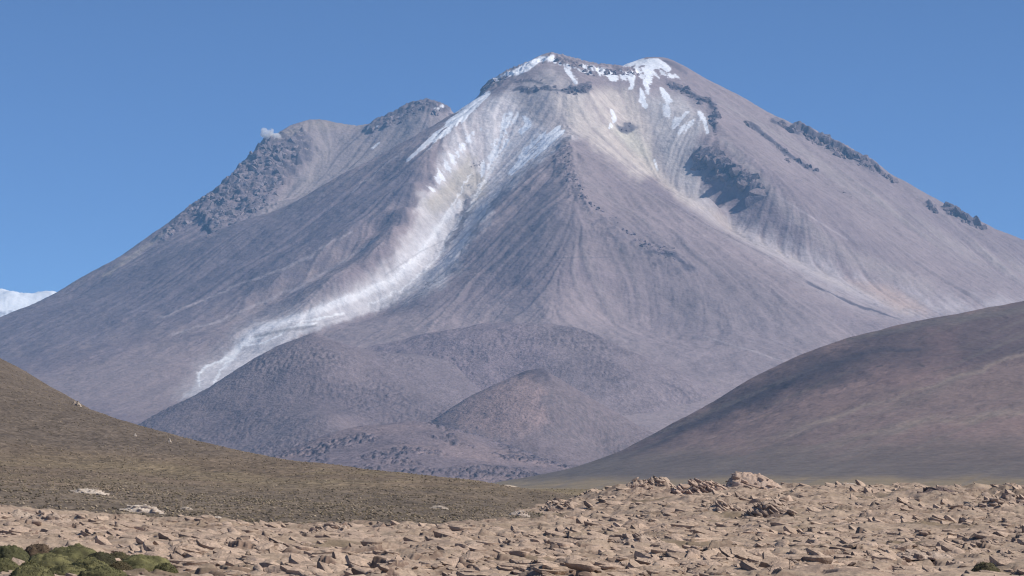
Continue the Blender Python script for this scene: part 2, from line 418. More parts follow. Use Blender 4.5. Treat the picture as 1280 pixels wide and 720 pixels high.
for L_ in ([(590, 215, 1.2), (572, 245, 1.8), (548, 285, 2), (522, 320, 2), (492, 346, 2), (455, 364, 1.6), (410, 380, 1.4)], [(640, 178, 1.2), (612, 215, 1.6), (590, 255, 1.8), (568, 290, 1.8), (545, 325, 1.6), (505, 360, 1.6), (460, 382, 1.4)],
           [(625, 190, 1), (600, 232, 1.4), (575, 275, 1.5), (556, 300, 1.3)]):
    C = lerp3(C, (.80, .785, .79), .7 * band(PX + nz1 * 2.5, PY + nz1 * 2, L_, .8))
C = lerp3(C, (.36, .33, .34), .6 * band(PX + nz1 * 2, PY + nz1, [(552, 335, 1.5), (515, 362, 2.4), (470, 385, 2.2), (430, 396, 1.6), (385, 408, 1.4)], .9) * sstep(-.5, .2, nz1))
braid = np.maximum.reduce([band(PX + nz1 * 2, PY + nz1 * 1.5, [(395, 404, 3), (340, 416, 4), (306, 428, 3.4), (292, 445, 3.2), (265, 455, 3), (248, 466, 2.6), (249, 482, 1.8)], .8),
                           band(PX + nz1 * 2, PY + nz1 * 1.5, [(292, 445, 2), (276, 462, 2), (266, 480, 1.6)], .8),
                           band(PX + nz1 * 2, PY + nz1 * 1.2, [(430, 392, 2), (380, 402, 2), (330, 428, 1.6), (300, 432, 1.5)], .8)])
C = lerp3(C, (.80, .79, .79), .9 * braid)
C = lerp3(C, (.26, .235, .24), .8 * band(PX + nz1 * 3, PY + nz1, [(395, 407, 3), (350, 414, 4), (320, 421, 3)], .9))
C = lerp3(C, (.22, .20, .21), .35 * band(PX, PY + nz1, [(560, 298, 1.2), (520, 318, 1.6), (482, 344, 2.2)], .9))
C = lerp3(C, (.40, .38, .38), .45 * band(PX + nz2 * 6, PY + nz2 * 3, [(570, 335, 20), (530, 362, 16), (470, 388, 10)], 1.) * sstep(-.3, .5, nz1))
# ochre gully on the right and pale head wall
C = lerp3(C, (.63, .545, .475), .88 * poly(PX + nz2 * 5 + nz1 * 4, PY, [(716, 168), (690, 120), (735, 112), (790, 110), (810, 150), (826, 210), (800, 225), (765, 200)], 9) * (.45 + .55 * ashs))
C = lerp3(C, (.58, .53, .43), .75 * poly(PX + nz1 * 4, PY + nz1 * 3, [(762, 160), (790, 160), (806, 180), (826, 220), (812, 214), (790, 190)], 7))
C = lerp3(C, (.60, .51, .44), .85 * band(PX + nz1 * 2, PY + nz2 * 2, [(770, 178, 9), (815, 212, 11), (850, 242, 13), (895, 272, 14), (945, 300, 12), (1000, 330, 11), (1060, 358, 8), (1110, 378, 8), (1140, 392, 7)], .9) * (.6 + .4 * ashs))
C = lerp3(C, (.56, .51, .485), .85 * poly(PX + nz2 * 5, PY + nz2 * 4, [(800, 120), (850, 118), (885, 150), (865, 195), (880, 235), (895, 262), (850, 240), (828, 210), (815, 170)], 12) * (.85 + .15 * ashs))
C = lerp3(C, (.36, .30, .285), .65 * band(PX + nz2 * 4, PY + nz2 * 3, [(905, 175, 8), (950, 225, 10), (990, 270, 14), (1060, 320, 16), (1160, 360, 18)], 1.))
C = lerp3(C, (.36, .305, .285), .65 * band(PX + nz2 * 4, PY + nz2 * 3, [(900, 130, 9), (980, 175, 10), (1060, 230, 14), (1180, 300, 18), (1300, 350, 20)], 1.) * sstep(-.6, .4, rs2))
C = lerp3(C, (.45, .39, .39), .85 * poly(PX + nz2 * 10, PY + nz2 * 6, [(860, 258), (900, 255), (980, 295), (1080, 345), (1180, 372), (1280, 372), (1280, 388), (1140, 402), (1040, 372), (960, 322)], 14) * sstep(-.9, .3, rs2 + nz2 * .4))
C = lerp3(C, (.46, .34, .29), .75 * poly(PX + nz1 * 6, PY + nz1 * 4, [(1060, 350), (1110, 358), (1150, 378), (1160, 392), (1120, 388)], 8))
C = lerp3(C, (.38, .32, .28), .8 * band(PX + nz1 * 2, PY + nz1, [(215, 285, 3), (180, 310, 5), (130, 345, 4)], .9))
for L_ in ([(470, 300, 2), (400, 345, 3), (330, 378, 3), (270, 402, 3), (215, 418, 2)], [(440, 290, 2), (370, 330, 3), (290, 360, 2.4), (200, 398, 2)], [(520, 175, 1), (470, 215, 2), (440, 240, 1)],
           [(950, 300, 1.4), (1040, 345, 1.6), (1110, 385, 1.4)], [(980, 250, 1.5), (1060, 300, 1.5)], [(880, 420, 1), (960, 445, 1.8), (1010, 462, 1)]):
    C = lerp3(C, (.42, .36, .36), .7 * band(PX + nz2 * 3, PY + nz2 * 2, L_, .9))
nzc = fbm(PX / 5, PY / 14, 3, 83)
crb = np.maximum.reduce([band(PX + nz1 * 3, PY + nzc * 4, L_, .5) for L_ in (
    [(968, 150, 3), (1000, 165, 6), (1030, 181, 7), (1060, 196, 7), (1090, 211, 6), (1116, 224, 3)], [(1180, 261, 5), (1200, 271, 7), (1222, 281, 4)], [(1157, 253, 4), (1168, 261, 4)],
    [(930, 152, 2), (950, 166, 3), (975, 186, 3), (995, 200, 3), (1018, 214, 2)], [(834, 104, 4), (852, 113, 6), (872, 123, 6), (890, 130, 5)], [(884, 130, 4), (890, 148, 5), (892, 164, 6)],
    [(872, 190, 7), (886, 198, 13), (905, 208, 13), (925, 220, 9), (945, 236, 6), (951, 248, 3)])])
C = lerp3(C, (.115, .10, .118), .35 * crb * sstep(-.7, -.1, nzc + .3 * nzf + (PY < 280) * .2))
C = lerp3(C, (.11, .095, .115), .85 * rock)
C = lerp3(C, (.10, .09, .11), .8 * np.maximum.reduce([band(PX + nz1 * 3, PY + nz1 * 1.5, [(645, 103, 2), (662, 100, 3), (680, 105, 2)], .8), band(PX + nz1 * 3, PY + nz1 * 1.5, [(640, 112, 2), (668, 110, 2.6), (700, 113, 2), (712, 114, 3.5), (738, 104, 3)], .8)]))
C = lerp3(C, (.13, .12, .14), .5 * band(PX, PY + nz1 * .8, [(590, 313, 1), (700, 322, 1.3), (760, 322, .8)], .9) * sstep(-.3, .2, nz2))
C = lerp3(C, (.15, .125, .135), .75 * band(PX + nz1 * 2, PY + nzc * 2, [(602, 114, 5), (612, 104, 6), (640, 92, 5), (660, 84, 3)], .6) * sstep(-.3, .2, nzf))
C = lerp3(C, (.17, .13, .13), .75 * band(PX + nz1 * 2, PY + nzc * 2, [(692, 72, 4), (715, 82, 6), (740, 90, 6), (765, 92, 5), (790, 84, 5)], .6) * sstep(-.3, .2, nzf))
C = lerp3(C, (.16, .13, .14), .7 * band(PX, PY + nz1, [(830, 76, 2), (845, 82, 4), (858, 92, 2)], .6))
C = lerp3(C, (.15, .13, .14), .5 * band(PX + nz1 * 2, PY + nz1, [(711, 172, 2), (680, 193, 1.6), (640, 225, 1.8), (610, 262, 2.2), (585, 300, 2.2), (575, 320, 1.2)], .9))
C = lerp3(C, (.17, .14, .15), .45 * band(PX + nz1 * 2, PY + nz1, [(711, 172, 2), (760, 205, 1.5), (815, 240, 1.5), (880, 280, 1.5), (960, 320, 1.5), (1010, 352, 2), (1090, 390, 1.5)], .9) * sstep(-.3, .3, nzf))
C = lerp3(C, (.13, .115, .125), .7 * sstep(.25, .5, nzf) * sstep(.1, .4, nz1) * np.maximum(band(PX, PY, [(700, 190, 14), (722, 230, 20), (735, 260, 12)], .8), band(PX, PY, [(600, 205, 14), (585, 240, 14)], .8)))
# snow
def sn(m, k=0.): return sstep(0, .25, m) * sstep(-.20 + k, .18 + k, nzs * 1.0 + nz1 * .45 + .2 * nzf + (m - .55) * 1.2)
snow = np.maximum.reduce([
    sn(band(PX, PY, [(618, 100, 3), (640, 91, 4), (663, 80, 5), (676, 73, 4.5), (690, 74, 4)], .7), -.4),
    sn(band(PX, PY, [(645, 92, 3), (660, 84, 5), (670, 78, 3)], .7), -.4),
    sn(band(PX, PY, [(690, 70, 3), (694, 78, 2)], .7), -.3),
    sn(band(PX, PY, [(610, 116, 4), (596, 128, 8), (575, 146, 9), (556, 162, 8), (540, 176, 5)], .7), -.25),
    .8 * sn(band(PX, PY, [(556, 160, 10), (535, 180, 8), (510, 200, 4)], .9), .2),
    sn(band(PX, PY, [(706, 86, 3), (714, 94, 4.5), (720, 102, 4)], .7), -.2),
    sn(band(PX, PY, [(730, 82, 4), (752, 90, 7), (775, 97, 8), (800, 88, 8), (830, 80, 5)], .8), .02),
    sn(band(PX, PY, [(780, 81, 4), (800, 78, 6), (822, 77, 5), (835, 86, 5)], .8), -.5),
    sn(band(PX, PY, [(792, 92, 5), (790, 103, 5), (788, 110, 4)], .8), -.2),
    sn(band(PX, PY, [(812, 92, 6), (806, 112, 9), (803, 125, 8), (806, 132, 5)], .8), -.1),
    sn(band(PX, PY, [(764, 98, 6), (775, 92, 6)], .8), 0.),
    sn(band(PX, PY, [(828, 110, 4), (832, 120, 7), (838, 126, 5)], .8), .1),
    .9 * sn(band(PX, PY, [(874, 142, 5), (880, 150, 5), (884, 165, 3)], .8), .1),
    .7 * sn(band(PX, PY, [(860, 140, 4), (850, 150, 4), (848, 166, 3)], .8), .3),
    sn(band(PX, PY, [(640, 142, 5), (634, 155, 8), (632, 172, 8), (630, 184, 5)], .8), .12),
    sn(band(PX, PY, [(655, 145, 5), (660, 155, 6), (650, 165, 5)], .8), .12),
    sn(band(PX, PY, [(700, 164, 9), (680, 174, 14), (663, 190, 13), (650, 205, 9), (638, 216, 5)], .8), -.02),
    .8 * sn(band(PX, PY, [(765, 138, 3), (768, 150, 4), (762, 160, 3)], .8), 0.),
    .8 * sn(band(PX, PY, [(818, 200, 2), (822, 214, 2)], .8), 0.),
    .8 * sn(band(PX, PY, [(560, 205, 12), (540, 235, 10), (575, 185, 14), (600, 160, 12)], 1.), .42),
    .8 * sn(band(PX, PY, [(640, 150, 16), (620, 190, 16), (600, 215, 12)], 1.), .38),
    .8 * sn(band(PX, PY, [(825, 130, 12), (850, 160, 12), (870, 150, 12)], 1.), .42),
    .7 * sn(band(PX, PY, [(545, 136, 4), (552, 133, 4)], 1.), .1),
    .7 * sn(band(PX, PY, [(462, 160, 4), (472, 158, 3)], 1.) * far, 0.),
    .8 * sn(band(PX, PY, [(466, 185, 2), (474, 178, 2)], 1.) * far, -.2),
])
snow = np.maximum(snow, .85 * sn(band(PX, PY, [(700, 80, 4), (725, 88, 5), (750, 92, 8), (790, 96, 10), (830, 92, 8), (855, 98, 4)], .9), .3))
C = lerp3(C, (.86, .87, .90), snow * (1 - .8 * face) * (1 - .4 * sstep(1.2, 2.2, steep)))
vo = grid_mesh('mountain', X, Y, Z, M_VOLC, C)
tag(vo, 'huge bare volcano with a snow-streaked summit and white ash gully', 'mountain', kind='structure')
V_PX, V_PY, V_X, V_Y, V_Z = PX, PY, X, Y, Z

# ================================================================ generic hill
def hill(name, sky, extra, ys, px0, px1, nu, unit, mat, detail, colour, label, fall=.4, back=(.08, .25), c=.03, thin=.012, drop=60.):
    pp = []
    for a, b in list(zip(sky[:-1], sky[1:])) + [(sky[-1], sky[-1])]:
        for k in range(2 if a is not b else 1):
            t = k / 2
            q = [a[j] + (b[j] - a[j]) * t for j in range(3)]
            x, y, z = at(q[0], q[1], q[2] * 1000); pp.append((x, y, z))
            for bb in back: pp.append((x, y * (1 + bb), z - fall * bb * y))
    for q in extra: pp.append(at(q[0], q[1], q[2] * 1000))
    kp = []
    for q in pp:
        if all((q[0] - k[0]) ** 2 + (q[1] - k[1]) ** 2 > (thin * unit) ** 2 for k in kp): kp.append(q)
    s = Surf(kp, c, unit)
    X, Y = fan(px0, px1, int(nu * Q), ys)
    Z = s(X, Y)
    Z = detail(X, Y, Z)
    Z = Z - sstep(ys[0] + .10 * (ys[-1] - ys[0]), ys[0], Y) * drop
    PX, PY = pix(X, Y, Z)
    Cc = colour(X, Y, Z, PX, PY)
    o = grid_mesh(name, X, Y, Z, mat, Cc)
    tag(o, label, 'hill', kind='structure')
    return s, X, Y, Z

# ---- dark rocky foothill, centre right
def det_f(amp, sca, seed, spk):
    def f(X, Y, Z):
        return Z + fbm(X / sca, Y / sca, 5, seed) * amp + spk * 2.2 * fbm(X / 14, Y / 26, 3, seed + 9) * sstep(-.3, .5, fbm(X / 320, Y / 320, 3, seed + 5)) - 12
    return f
def col_f(c0, c1, c2, seed, patches=()):
    def f(X, Y, Z, PX, PY):
        n = fbm(X / 420, Y / 420, 4, seed); r = .6 + fbm(X / 14, Y / 26, 3, seed + 9); m = sstep(-.3, .5, fbm(X / 320, Y / 320, 3, seed + 5))
        C = np.empty(X.shape + (3,)); C[:] = c0
        C = lerp3(C, c1, sstep(-.5, .6, n)); sp = sstep(.3, 1.1, r) * m
        C = lerp3(C, c2, .55 * sp)
        for q in patches:
            k = poly(PX + fbm(PX / 14, PY / 14, 3, 3) * 10, PY + fbm(PX / 14, PY / 14, 3, 8) * 7, q[0], q[2]); 
            C = lerp3(C, q[1], q[3] * k)
        return C
    return f
yk = lambda a, b, d: np.arange(a, b, d / Q)
hill('hill', [(440, 470, 9.3), (520, 440, 9.2), (560, 418, 9.0), (610, 404, 8.9), (650, 399, 8.8), (700, 402, 8.7), (740, 412, 8.6), (790, 434, 8.55), (840, 457, 8.5), (900, 484, 8.5), (960, 512, 8.5), (1060, 560, 8.5), (1150, 590, 8.5)],
     [(640, 450, 8.3), (740, 455, 8.2), (820, 490, 8.1), (880, 520, 8.1), (700, 520, 7.8), (800, 540, 7.8), (900, 560, 7.8), (600, 560, 7.6), (740, 590, 7.2), (900, 592, 7.3), (560, 592, 7.2), (1100, 598, 7.4), (400, 595, 7.2), (460, 540, 7.9)],
     yk(7000, 10200, 8), 380, 1200, 760, 1000., M_FOOT, det_f(10, 260, 101, 1.1),
     col_f((.215, .172, .182), (.25, .20, .208), (.105, .09, .108), 101,
           [([(300, 380), (640, 380), (655, 400), (690, 440), (680, 520), (600, 620), (300, 620)], (.262, .206, .222), 22, .85)]), 'speckled dark rocky shoulder at the centre foot of the volcano', back=(.06, .17))
# ---- low rib behind it on the right
hill('hill', [(760, 412, 9.9), (820, 410, 9.8), (860, 420, 9.7), (905, 434, 9.6), (950, 448, 9.5), (1000, 468, 9.5), (1100, 505, 9.5)],
     [(800, 450, 9.3), (900, 470, 9.2), (1000, 500, 9.1), (850, 520, 8.8), (950, 545, 8.7), (1100, 560, 8.8)],
     yk(8600, 10800, 14), 740, 1160, 330, 1000., M_FOOT, det_f(6, 200, 131, .6),
     col_f((.235, .188, .20), (.265, .212, .22), (.15, .13, .135), 131), 'smooth grey rib behind the speckled shoulder', fall=.33, back=(.05, .11))
# ---- left dome
hill('hill', [(60, 585, 8.0), (120, 560, 8.0), (180, 523, 8.1), (240, 494, 8.2), (300, 458, 8.3), (345, 430, 8.35), (372, 420, 8.4), (394, 412, 8.4), (425, 425, 8.4), (470, 437, 8.4), (520, 440, 8.5), (560, 443, 8.5), (600, 462, 8.5), (640, 490, 8.5), (700, 530, 8.4)],
     [(395, 450, 7.95), (330, 480, 7.9), (270, 520, 7.75), (460, 470, 7.95), (540, 470, 8.05), (500, 510, 7.65), (400, 510, 7.55), (330, 540, 7.45), (580, 510, 7.8), (440, 530, 7.4), (420, 515, 7.4), (400, 560, 7.1), (520, 560, 7.1), (620, 560, 7.2),
      (200, 585, 7.3), (300, 592, 6.9), (430, 597, 6.7), (560, 597, 6.8), (700, 597, 6.9)],
     yk(6500, 9900, 8), 30, 760, 760, 1000., M_FOOT, det_f(5, 240, 151, 1.3),
     col_f((.20, .158, .168), (.23, .182, .188), (.11, .095, .115), 151,
           [([(455, 425), (640, 430), (760, 520), (640, 520), (540, 500), (480, 455)], (.235, .19, .202), 22, .7)]), 'rounded grey dome hiding the end of the white gully', fall=.42, back=(.05, .15))
# ---- pinkish cinder cone
hill('hill', [(480, 565, 7.2), (540, 522, 7.25), (575, 500, 7.3), (610, 482, 7.35), (640, 466, 7.4), (660, 458, 7.4), (678, 456, 7.4), (696, 468, 7.4), (730, 492, 7.4), (775, 520, 7.4), (820, 545, 7.4), (880, 575, 7.4)],
     [(668, 470, 7.2), (650, 500, 7.0), (690, 505, 6.98), (600, 530, 6.9), (740, 550, 6.95), (560, 560, 6.7), (660, 550, 6.7), (780, 580, 6.8), (620, 594, 6.35), (500, 592, 6.5), (720, 596, 6.4), (850, 598, 6.6)],
     yk(6100, 8600, 6), 440, 920, 520, 1000., M_FOOT, det_f(3, 200, 171, .7),
     col_f((.195, .152, .16), (.215, .168, .172), (.14, .12, .125), 171,
           [([(575, 500), (640, 466), (668, 462), (676, 490), (682, 530), (640, 545), (585, 540), (560, 520)], (.31, .225, .215), 8, .85), ([(655, 456), (678, 455), (690, 470), (668, 476), (645, 470)], (.10, .08, .092), 5, .85)]),
     'smooth cinder cone with a pinkish left flank', fall=.45, back=(.04, .12))
# ---- rough lava mound in front
def rough_m(X, Y):
    m = sstep(-.05, .35, fbm(X / 170, Y / 260, 4, 185)); return m, fbm(X / 15, Y / 30, 3, 183)
def rough_d(X, Y, Z):
    m, r = rough_m(X, Y)
    return Z + fbm(X / 150, Y / 150, 4, 181) * 5 + m * r * 6 - 6
def rough_c(X, Y, Z, PX, PY):
    m, r = rough_m(X, Y)
    C = np.empty(X.shape + (3,)); C[:] = (.205, .16, .17)
    C = lerp3(C, (.25, .188, .188), sstep(-.3, .5, fbm(X / 300, Y / 300, 3, 187)))
    return lerp3(C, (.085, .076, .098), .8 * m * sstep(-.1, .45, r))
hill('hill', [(300, 588, 6.4), (350, 566, 6.45), (400, 545, 6.5), (440, 534, 6.55), (490, 526, 6.55), (530, 524, 6.55), (570, 533, 6.5), (620, 550, 6.5), (660, 565, 6.45), (720, 588, 6.4), (800, 598, 6.4)],
     [(480, 548, 6.2), (420, 562, 6.1), (560, 556, 6.1), (640, 575, 6.1), (500, 570, 5.8), (360, 580, 5.9), (600, 590, 5.7), (440, 598, 5.4), (600, 599, 5.4), (300, 600, 5.6), (760, 600, 5.7)],
     yk(5100, 7500, 5), 260, 860, 660, 1000., M_FOOT, rough_d, rough_c, 'low mound of dark broken lava in front of the cone', fall=.3, back=(.05, .14))

# ================================================================ RIGHT HILL
RSKY = [(560, 614, 4.4), (620, 610, 4.45), (660, 603, 4.5), (700, 592, 4.55), (760, 572, 4.6), (820, 546, 4.7), (880, 514, 4.8), (940, 480, 4.9), (1000, 450, 5.0), (1050, 431, 5.05), (1100, 417, 5.1), (1180, 398, 5.1), (1230, 388, 5.1), (1280, 380, 5.1), (1400, 370, 5.1), (1550, 372, 5.1), (1700, 390, 5.1)]
RX = [(900, 530, 4.45), (980, 495, 4.5), (1060, 465, 4.5), (1150, 440, 4.55), (1250, 425, 4.6), (1400, 420, 4.6),
      (820, 565, 4.3), (900, 548, 4.2), (1000, 520, 4.15), (1100, 492, 4.15), (1200, 467, 4.2), (1280, 448, 4.25), (1450, 430, 4.25),
      (800, 585, 3.9), (950, 560, 3.75), (1100, 535, 3.7), (1280, 505, 3.7), (1500, 490, 3.7),
      (720, 600, 3.6), (900, 590, 3.3), (1100, 575, 3.2), (1280, 562, 3.15), (1500, 550, 3.2),
      (600, 613, 3.2), (800, 606, 2.8), (1000, 602, 2.6), (1280, 598, 2.5), (1600, 592, 2.5), (800, 614, 2.3), (1280, 612, 2.1), (1700, 612, 2.1)]
def rd(X, Y, Z):
    t = (X * .35 + Y) / 260.
    return Z + sstep(0, 80, Z) * (fbm(X / 500, Y / 500, 4, 201) * 6 + ridged(X / 800 + .4, Y / 260, 3, 203) * 5 + fbm(X / 40, Y / 40, 4, 205) * .9)
def rc(X, Y, Z, PX, PY):
    n = fbm(PX / 60, PY / 26, 4, 207); n2 = fbm((PX + PY * 1.5) / 150, (PY + PX * .42) / 9, 4, 209)
    C = np.empty(X.shape + (3,)); C[:] = (.275, .190, .168)
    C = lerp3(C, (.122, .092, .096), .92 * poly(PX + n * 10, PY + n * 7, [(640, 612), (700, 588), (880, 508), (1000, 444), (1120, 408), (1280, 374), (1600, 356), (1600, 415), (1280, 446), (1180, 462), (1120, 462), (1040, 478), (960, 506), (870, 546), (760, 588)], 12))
    C = lerp3(C, (.165, .138, .125), .8 * band(PX, PY + n * 2, [(1060, 424, 5), (1180, 401, 8), (1290, 384, 9), (1600, 372, 8)], 1.))
    C = lerp3(C, (.155, .125, .118), .5 * band(PX, PY + n * 2, [(850, 536, 2), (930, 498, 4), (1000, 466, 4), (1060, 446, 3)], 1.))
    C = lerp3(C, (.078, .066, .078), .8 * band(PX, PY + n * 3, [(760, 582, 3), (860, 535, 7), (930, 505, 10), (1010, 466, 12), (1090, 440, 8), (1150, 435, 3)], .9))  # shaded side of the ridge crease, painted into the soil colour
    C = lerp3(C, (.215, .142, .135), .5 * poly(PX + n * 16, PY + n * 10, [(1165, 425), (1190, 410), (1200, 440), (1180, 462), (1140, 480), (1100, 490), (1095, 470), (1150, 455)], 14))
    C = lerp3(C, (.20, .152, .138), .5 * poly(PX + n * 18, PY + n * 9, [(900, 552), (1000, 518), (1120, 482), (1280, 446), (1400, 430), (1400, 500), (1280, 512), (1120, 532), (980, 556)], 16))
    C = lerp3(C, (.33, .255, .205), .75 * band(PX + n * 5, PY + n * 4, [(680, 604, 2), (760, 588, 5), (860, 568, 7), (960, 546, 9), (1050, 520, 7), (1120, 498, 5), (1200, 468, 4), (1280, 442, 5)], 1.) * sstep(-1., .4, n2))
    C = lerp3(C, (.30, .235, .19), .75 * band(PX + n * 5, PY + n * 5, [(840, 592, 4), (1000, 562, 9), (1130, 534, 10), (1280, 512, 10)], 1.) * sstep(-.8, .4, n2))
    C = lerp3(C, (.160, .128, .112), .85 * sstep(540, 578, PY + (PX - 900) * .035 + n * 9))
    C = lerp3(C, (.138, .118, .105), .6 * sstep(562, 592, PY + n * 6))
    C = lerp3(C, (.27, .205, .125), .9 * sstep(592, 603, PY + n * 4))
    C = lerp3(C, (.185, .155, .135), .45 * sstep(.1, .8, n2))
    C = lerp3(C, (.07, .06, .065), .8 * np.maximum.reduce([band(PX, PY, [(1148, 455, 2), (1155, 458, 2.4)], 1), band(PX, PY, [(1096, 458, 1.6), (1103, 457, 2)], 1)]))
    return C
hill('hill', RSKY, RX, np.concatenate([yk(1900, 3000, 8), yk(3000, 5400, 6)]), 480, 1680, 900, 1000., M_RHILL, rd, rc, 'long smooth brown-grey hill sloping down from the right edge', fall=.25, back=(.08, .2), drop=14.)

# ================================================================ SNOWY MOUNTAIN far left
def snowd(X, Y, Z): return Z + ridged(X / 900, Y / 900, 5, 301) * 45 + fbm(X / 300, Y / 300, 4, 303) * 14
def snowc(X, Y, Z, PX, PY):
    C = np.empty(X.shape + (3,)); C[:] = (.95, .94, .93)
    n = ridged(X / 300, Y / 300, 4, 305)
    return lerp3(C, (.32, .30, .33), .9 * sstep(.9, 1.5, n) * sstep(380, 384, PY) * sstep(20, 12, PX))
so, *_ = hill('mountain', [(-260, 440, 26), (-160, 380, 25.6), (-70, 356, 25.3), (-20, 362, 25), (2, 365, 25), (18, 371, 25), (40, 371, 25), (55, 367, 25), (68, 368, 25), (90, 378, 25), (150, 410, 25), (260, 470, 25), (400, 540, 25)],
              [(-100, 420, 23.6), (0, 420, 23.6), (100, 450, 23.4), (250, 520, 23), (-200, 500, 22.6), (0, 500, 22), (150, 540, 21.6), (0, 590, 20), (-250, 590, 20), (300, 590, 20)],
              yk(20000, 29000, 60), -280, 330, 420, 1000., M_SNOW, snowd, snowc, 'distant snow-covered peak showing past the left flank of the volcano', fall=.4)
so_ = bpy.data.objects['mountain.001']; so_['category'] = 'mountain'

# ================================================================ GROUND
gz = Surf([(-9000, 60, -5.2), (9000, 60, -5.2), (0, -2000, -5.2), (0, 100, -5.2), (60, 450, -5.0), (-60, 450, -5.5), (0, 700, -5.0), (150, 900, -7), (300, 1500, -11), (-300, 1500, -11), (600, 2400, -18), (-600, 2400, -18), (3000, 2500, -17), (-3000, 2500, -18),
           (0, 5000, -30), (6000, 8000, -30), (-6000, 8000, -30), (0, 16000, -60), (15000, 30000, -100), (-15000, 30000, -100), (0, 40000, -150), (-30000, 5000, -60), (30000, 5000, -60)], .02, 1000.)
xs = np.concatenate([-np.geomspace(26000, 10, 90), np.linspace(-9, 9, 5), np.geomspace(10, 26000, 90)])
yy = np.concatenate([np.linspace(-1500, -20, 8), np.geomspace(2, 41000, 260)])
YY, XX = np.meshgrid(yy, xs, indexing='ij')
ZZ = gz(XX, YY) - .1
Cg = np.empty(XX.shape + (3,)); Cg[:] = (.285, .215, .13)
Cg = lerp3(Cg, (.23, .178, .11), sstep(-.3, .4, fbm(XX / 200, YY / 200, 3, 401)))
tag(grid_mesh('ground', XX, YY, ZZ, M_PLAIN, Cg), 'flat straw-coloured plain reaching back to the hills', 'ground', kind='structure')

# ================================================================ LEFT HILL (tufted)
LSKY = [(-500, 330, 800), (-300, 370, 760), (-120, 418, 720), (0, 450, 690), (28, 463, 680), (55, 479, 670), (80, 492, 660), (120, 517, 640), (150, 530, 625), (185, 543, 610), (250, 563, 580), (320, 576, 550), (400, 588, 520), (500, 598, 480), (560, 603, 460), (640, 610, 440), (700, 618, 420), (760, 628, 400)]
LX = [(-400, 560, 330), (-200, 560, 380), (0, 530, 470), (100, 560, 450), (200, 590, 430), (300, 600, 410), (420, 612, 380), (540, 620, 350), (-100, 590, 320), (50, 600, 320), (150, 612, 330), (300, 622, 320), (450, 632, 310), (600, 636, 320), (680, 640, 340),
      (-400, 620, 225), (-200, 622, 225), (0, 622, 235), (100, 626, 230), (200, 636, 225), (300, 646, 225), (400, 652, 225), (500, 655, 225), (600, 655, 235), (690, 654, 250), (760, 648, 300),
      (-400, 668, 165), (-100, 668, 165), (100, 676, 165), (300, 690, 165), (500, 692, 165), (700, 690, 180), (800, 680, 220)]
LHp = []
for q in LSKY:
    x, y, z = at(*q); LHp.append((x, y, z))
    for bb in (.12, .4): LHp.append((x, y * (1 + bb), z - .14 * bb * y))
LHp += [at(*q) for q in LX]
lhill = Surf(LHp, .02, 100.)
def lh_z(x, y):
    z = lhill(x, y)
    return z + fbm(x / 28, y / 28, 4, 501) * .28 + fbm(x / 3.5, y / 3.5, 4, 503) * .10
X, Y = fan(-520, 900, int(1100 * Q), np.geomspace(160, 1000, int(700 * Q)))
Z = lh_z(X, Y); PX, PY = pix(X, Y, Z)
n = fbm(X / 40, Y / 40, 4, 505); n5 = fbm(X / 6, Y / 6, 3, 507)
C = np.empty(X.shape + (3,)); C[:] = (.200, .150, .106)
C = lerp3(C, (.150, .118, .092), sstep(585, 545, PY + n * 10))
C = lerp3(C, (.215, .168, .105), .7 * sstep(-.3, .5, n + .5 * n5) * sstep(560, 590, PY) * sstep(625, 600, PY))
C = lerp3(C, (.170, .134, .10), .8 * sstep(605, 622, PY + n * 8 + (400 - PX) * .02))
tag(grid_mesh('hill', X, Y, Z, M_LHILL, C), 'near tufted olive-brown hill sloping down from the left edge', 'hill', kind='structure')

# ================================================================ ROCKY FOREGROUND FIELD
FP = [(-300, 800, 42), (640, 825, 42), (1500, 825, 42), (-300, 760, 55), (640, 760, 55), (1500, 760, 55), (-300, 712, 72), (0, 716, 74), (300, 719, 74), (640, 720, 75), (960, 720, 75), (1280, 720, 75), (1550, 716, 75),
      (-300, 680, 100), (0, 684, 100), (200, 690, 100), (400, 694, 100), (640, 692, 105), (800, 692, 105), (960, 690, 105), (1280, 690, 105), (1550, 690, 105),
      (-300, 652, 140), (0, 656, 140), (120, 663, 140), (250, 670, 145), (400, 675, 145), (640, 670, 155), (800, 664, 160), (960, 660, 160), (1120, 662, 160), (1280, 660, 160), (1550, 660, 160),
      (-300, 630, 190), (0, 634, 190), (100, 643, 190), (200, 652, 190), (300, 660, 190), (450, 662, 195), (640, 658, 205), (760, 646, 220), (860, 640, 230), (960, 638, 230), (1120, 640, 225), (1280, 640, 225), (1550, 640, 225),
      (720, 636, 300), (800, 628, 290), (880, 622, 300), (960, 618, 310), (1040, 620, 310), (1120, 620, 300), (1200, 628, 290), (1280, 630, 290), (1550, 630, 290),
      (700, 628, 380), (800, 619, 370), (900, 616, 380), (960, 612, 380), (1040, 612, 380), (1120, 612, 370), (1180, 615, 360), (1210, 624, 350), (1280, 618, 360), (1550, 618, 360),
      (-300, 660, 240), (0, 665, 240), (200, 672, 240), (400, 680, 240), (600, 680, 260), (600, 680, 340), (200, 690, 340), (-300, 690, 340), (200, 690, 460), (600, 670, 460), (900, 640, 460), (1280, 640, 460), (1550, 640, 460)]
FP += [(745, 614, 335), (800, 611, 335), (850, 612, 335), (895, 614, 335), (815, 628, 300), (1140, 611, 340), (1090, 613, 340), (1260, 614, 300), (950, 613, 345)]
fld = Surf([at(*q) for q in FP], .03, 100.)

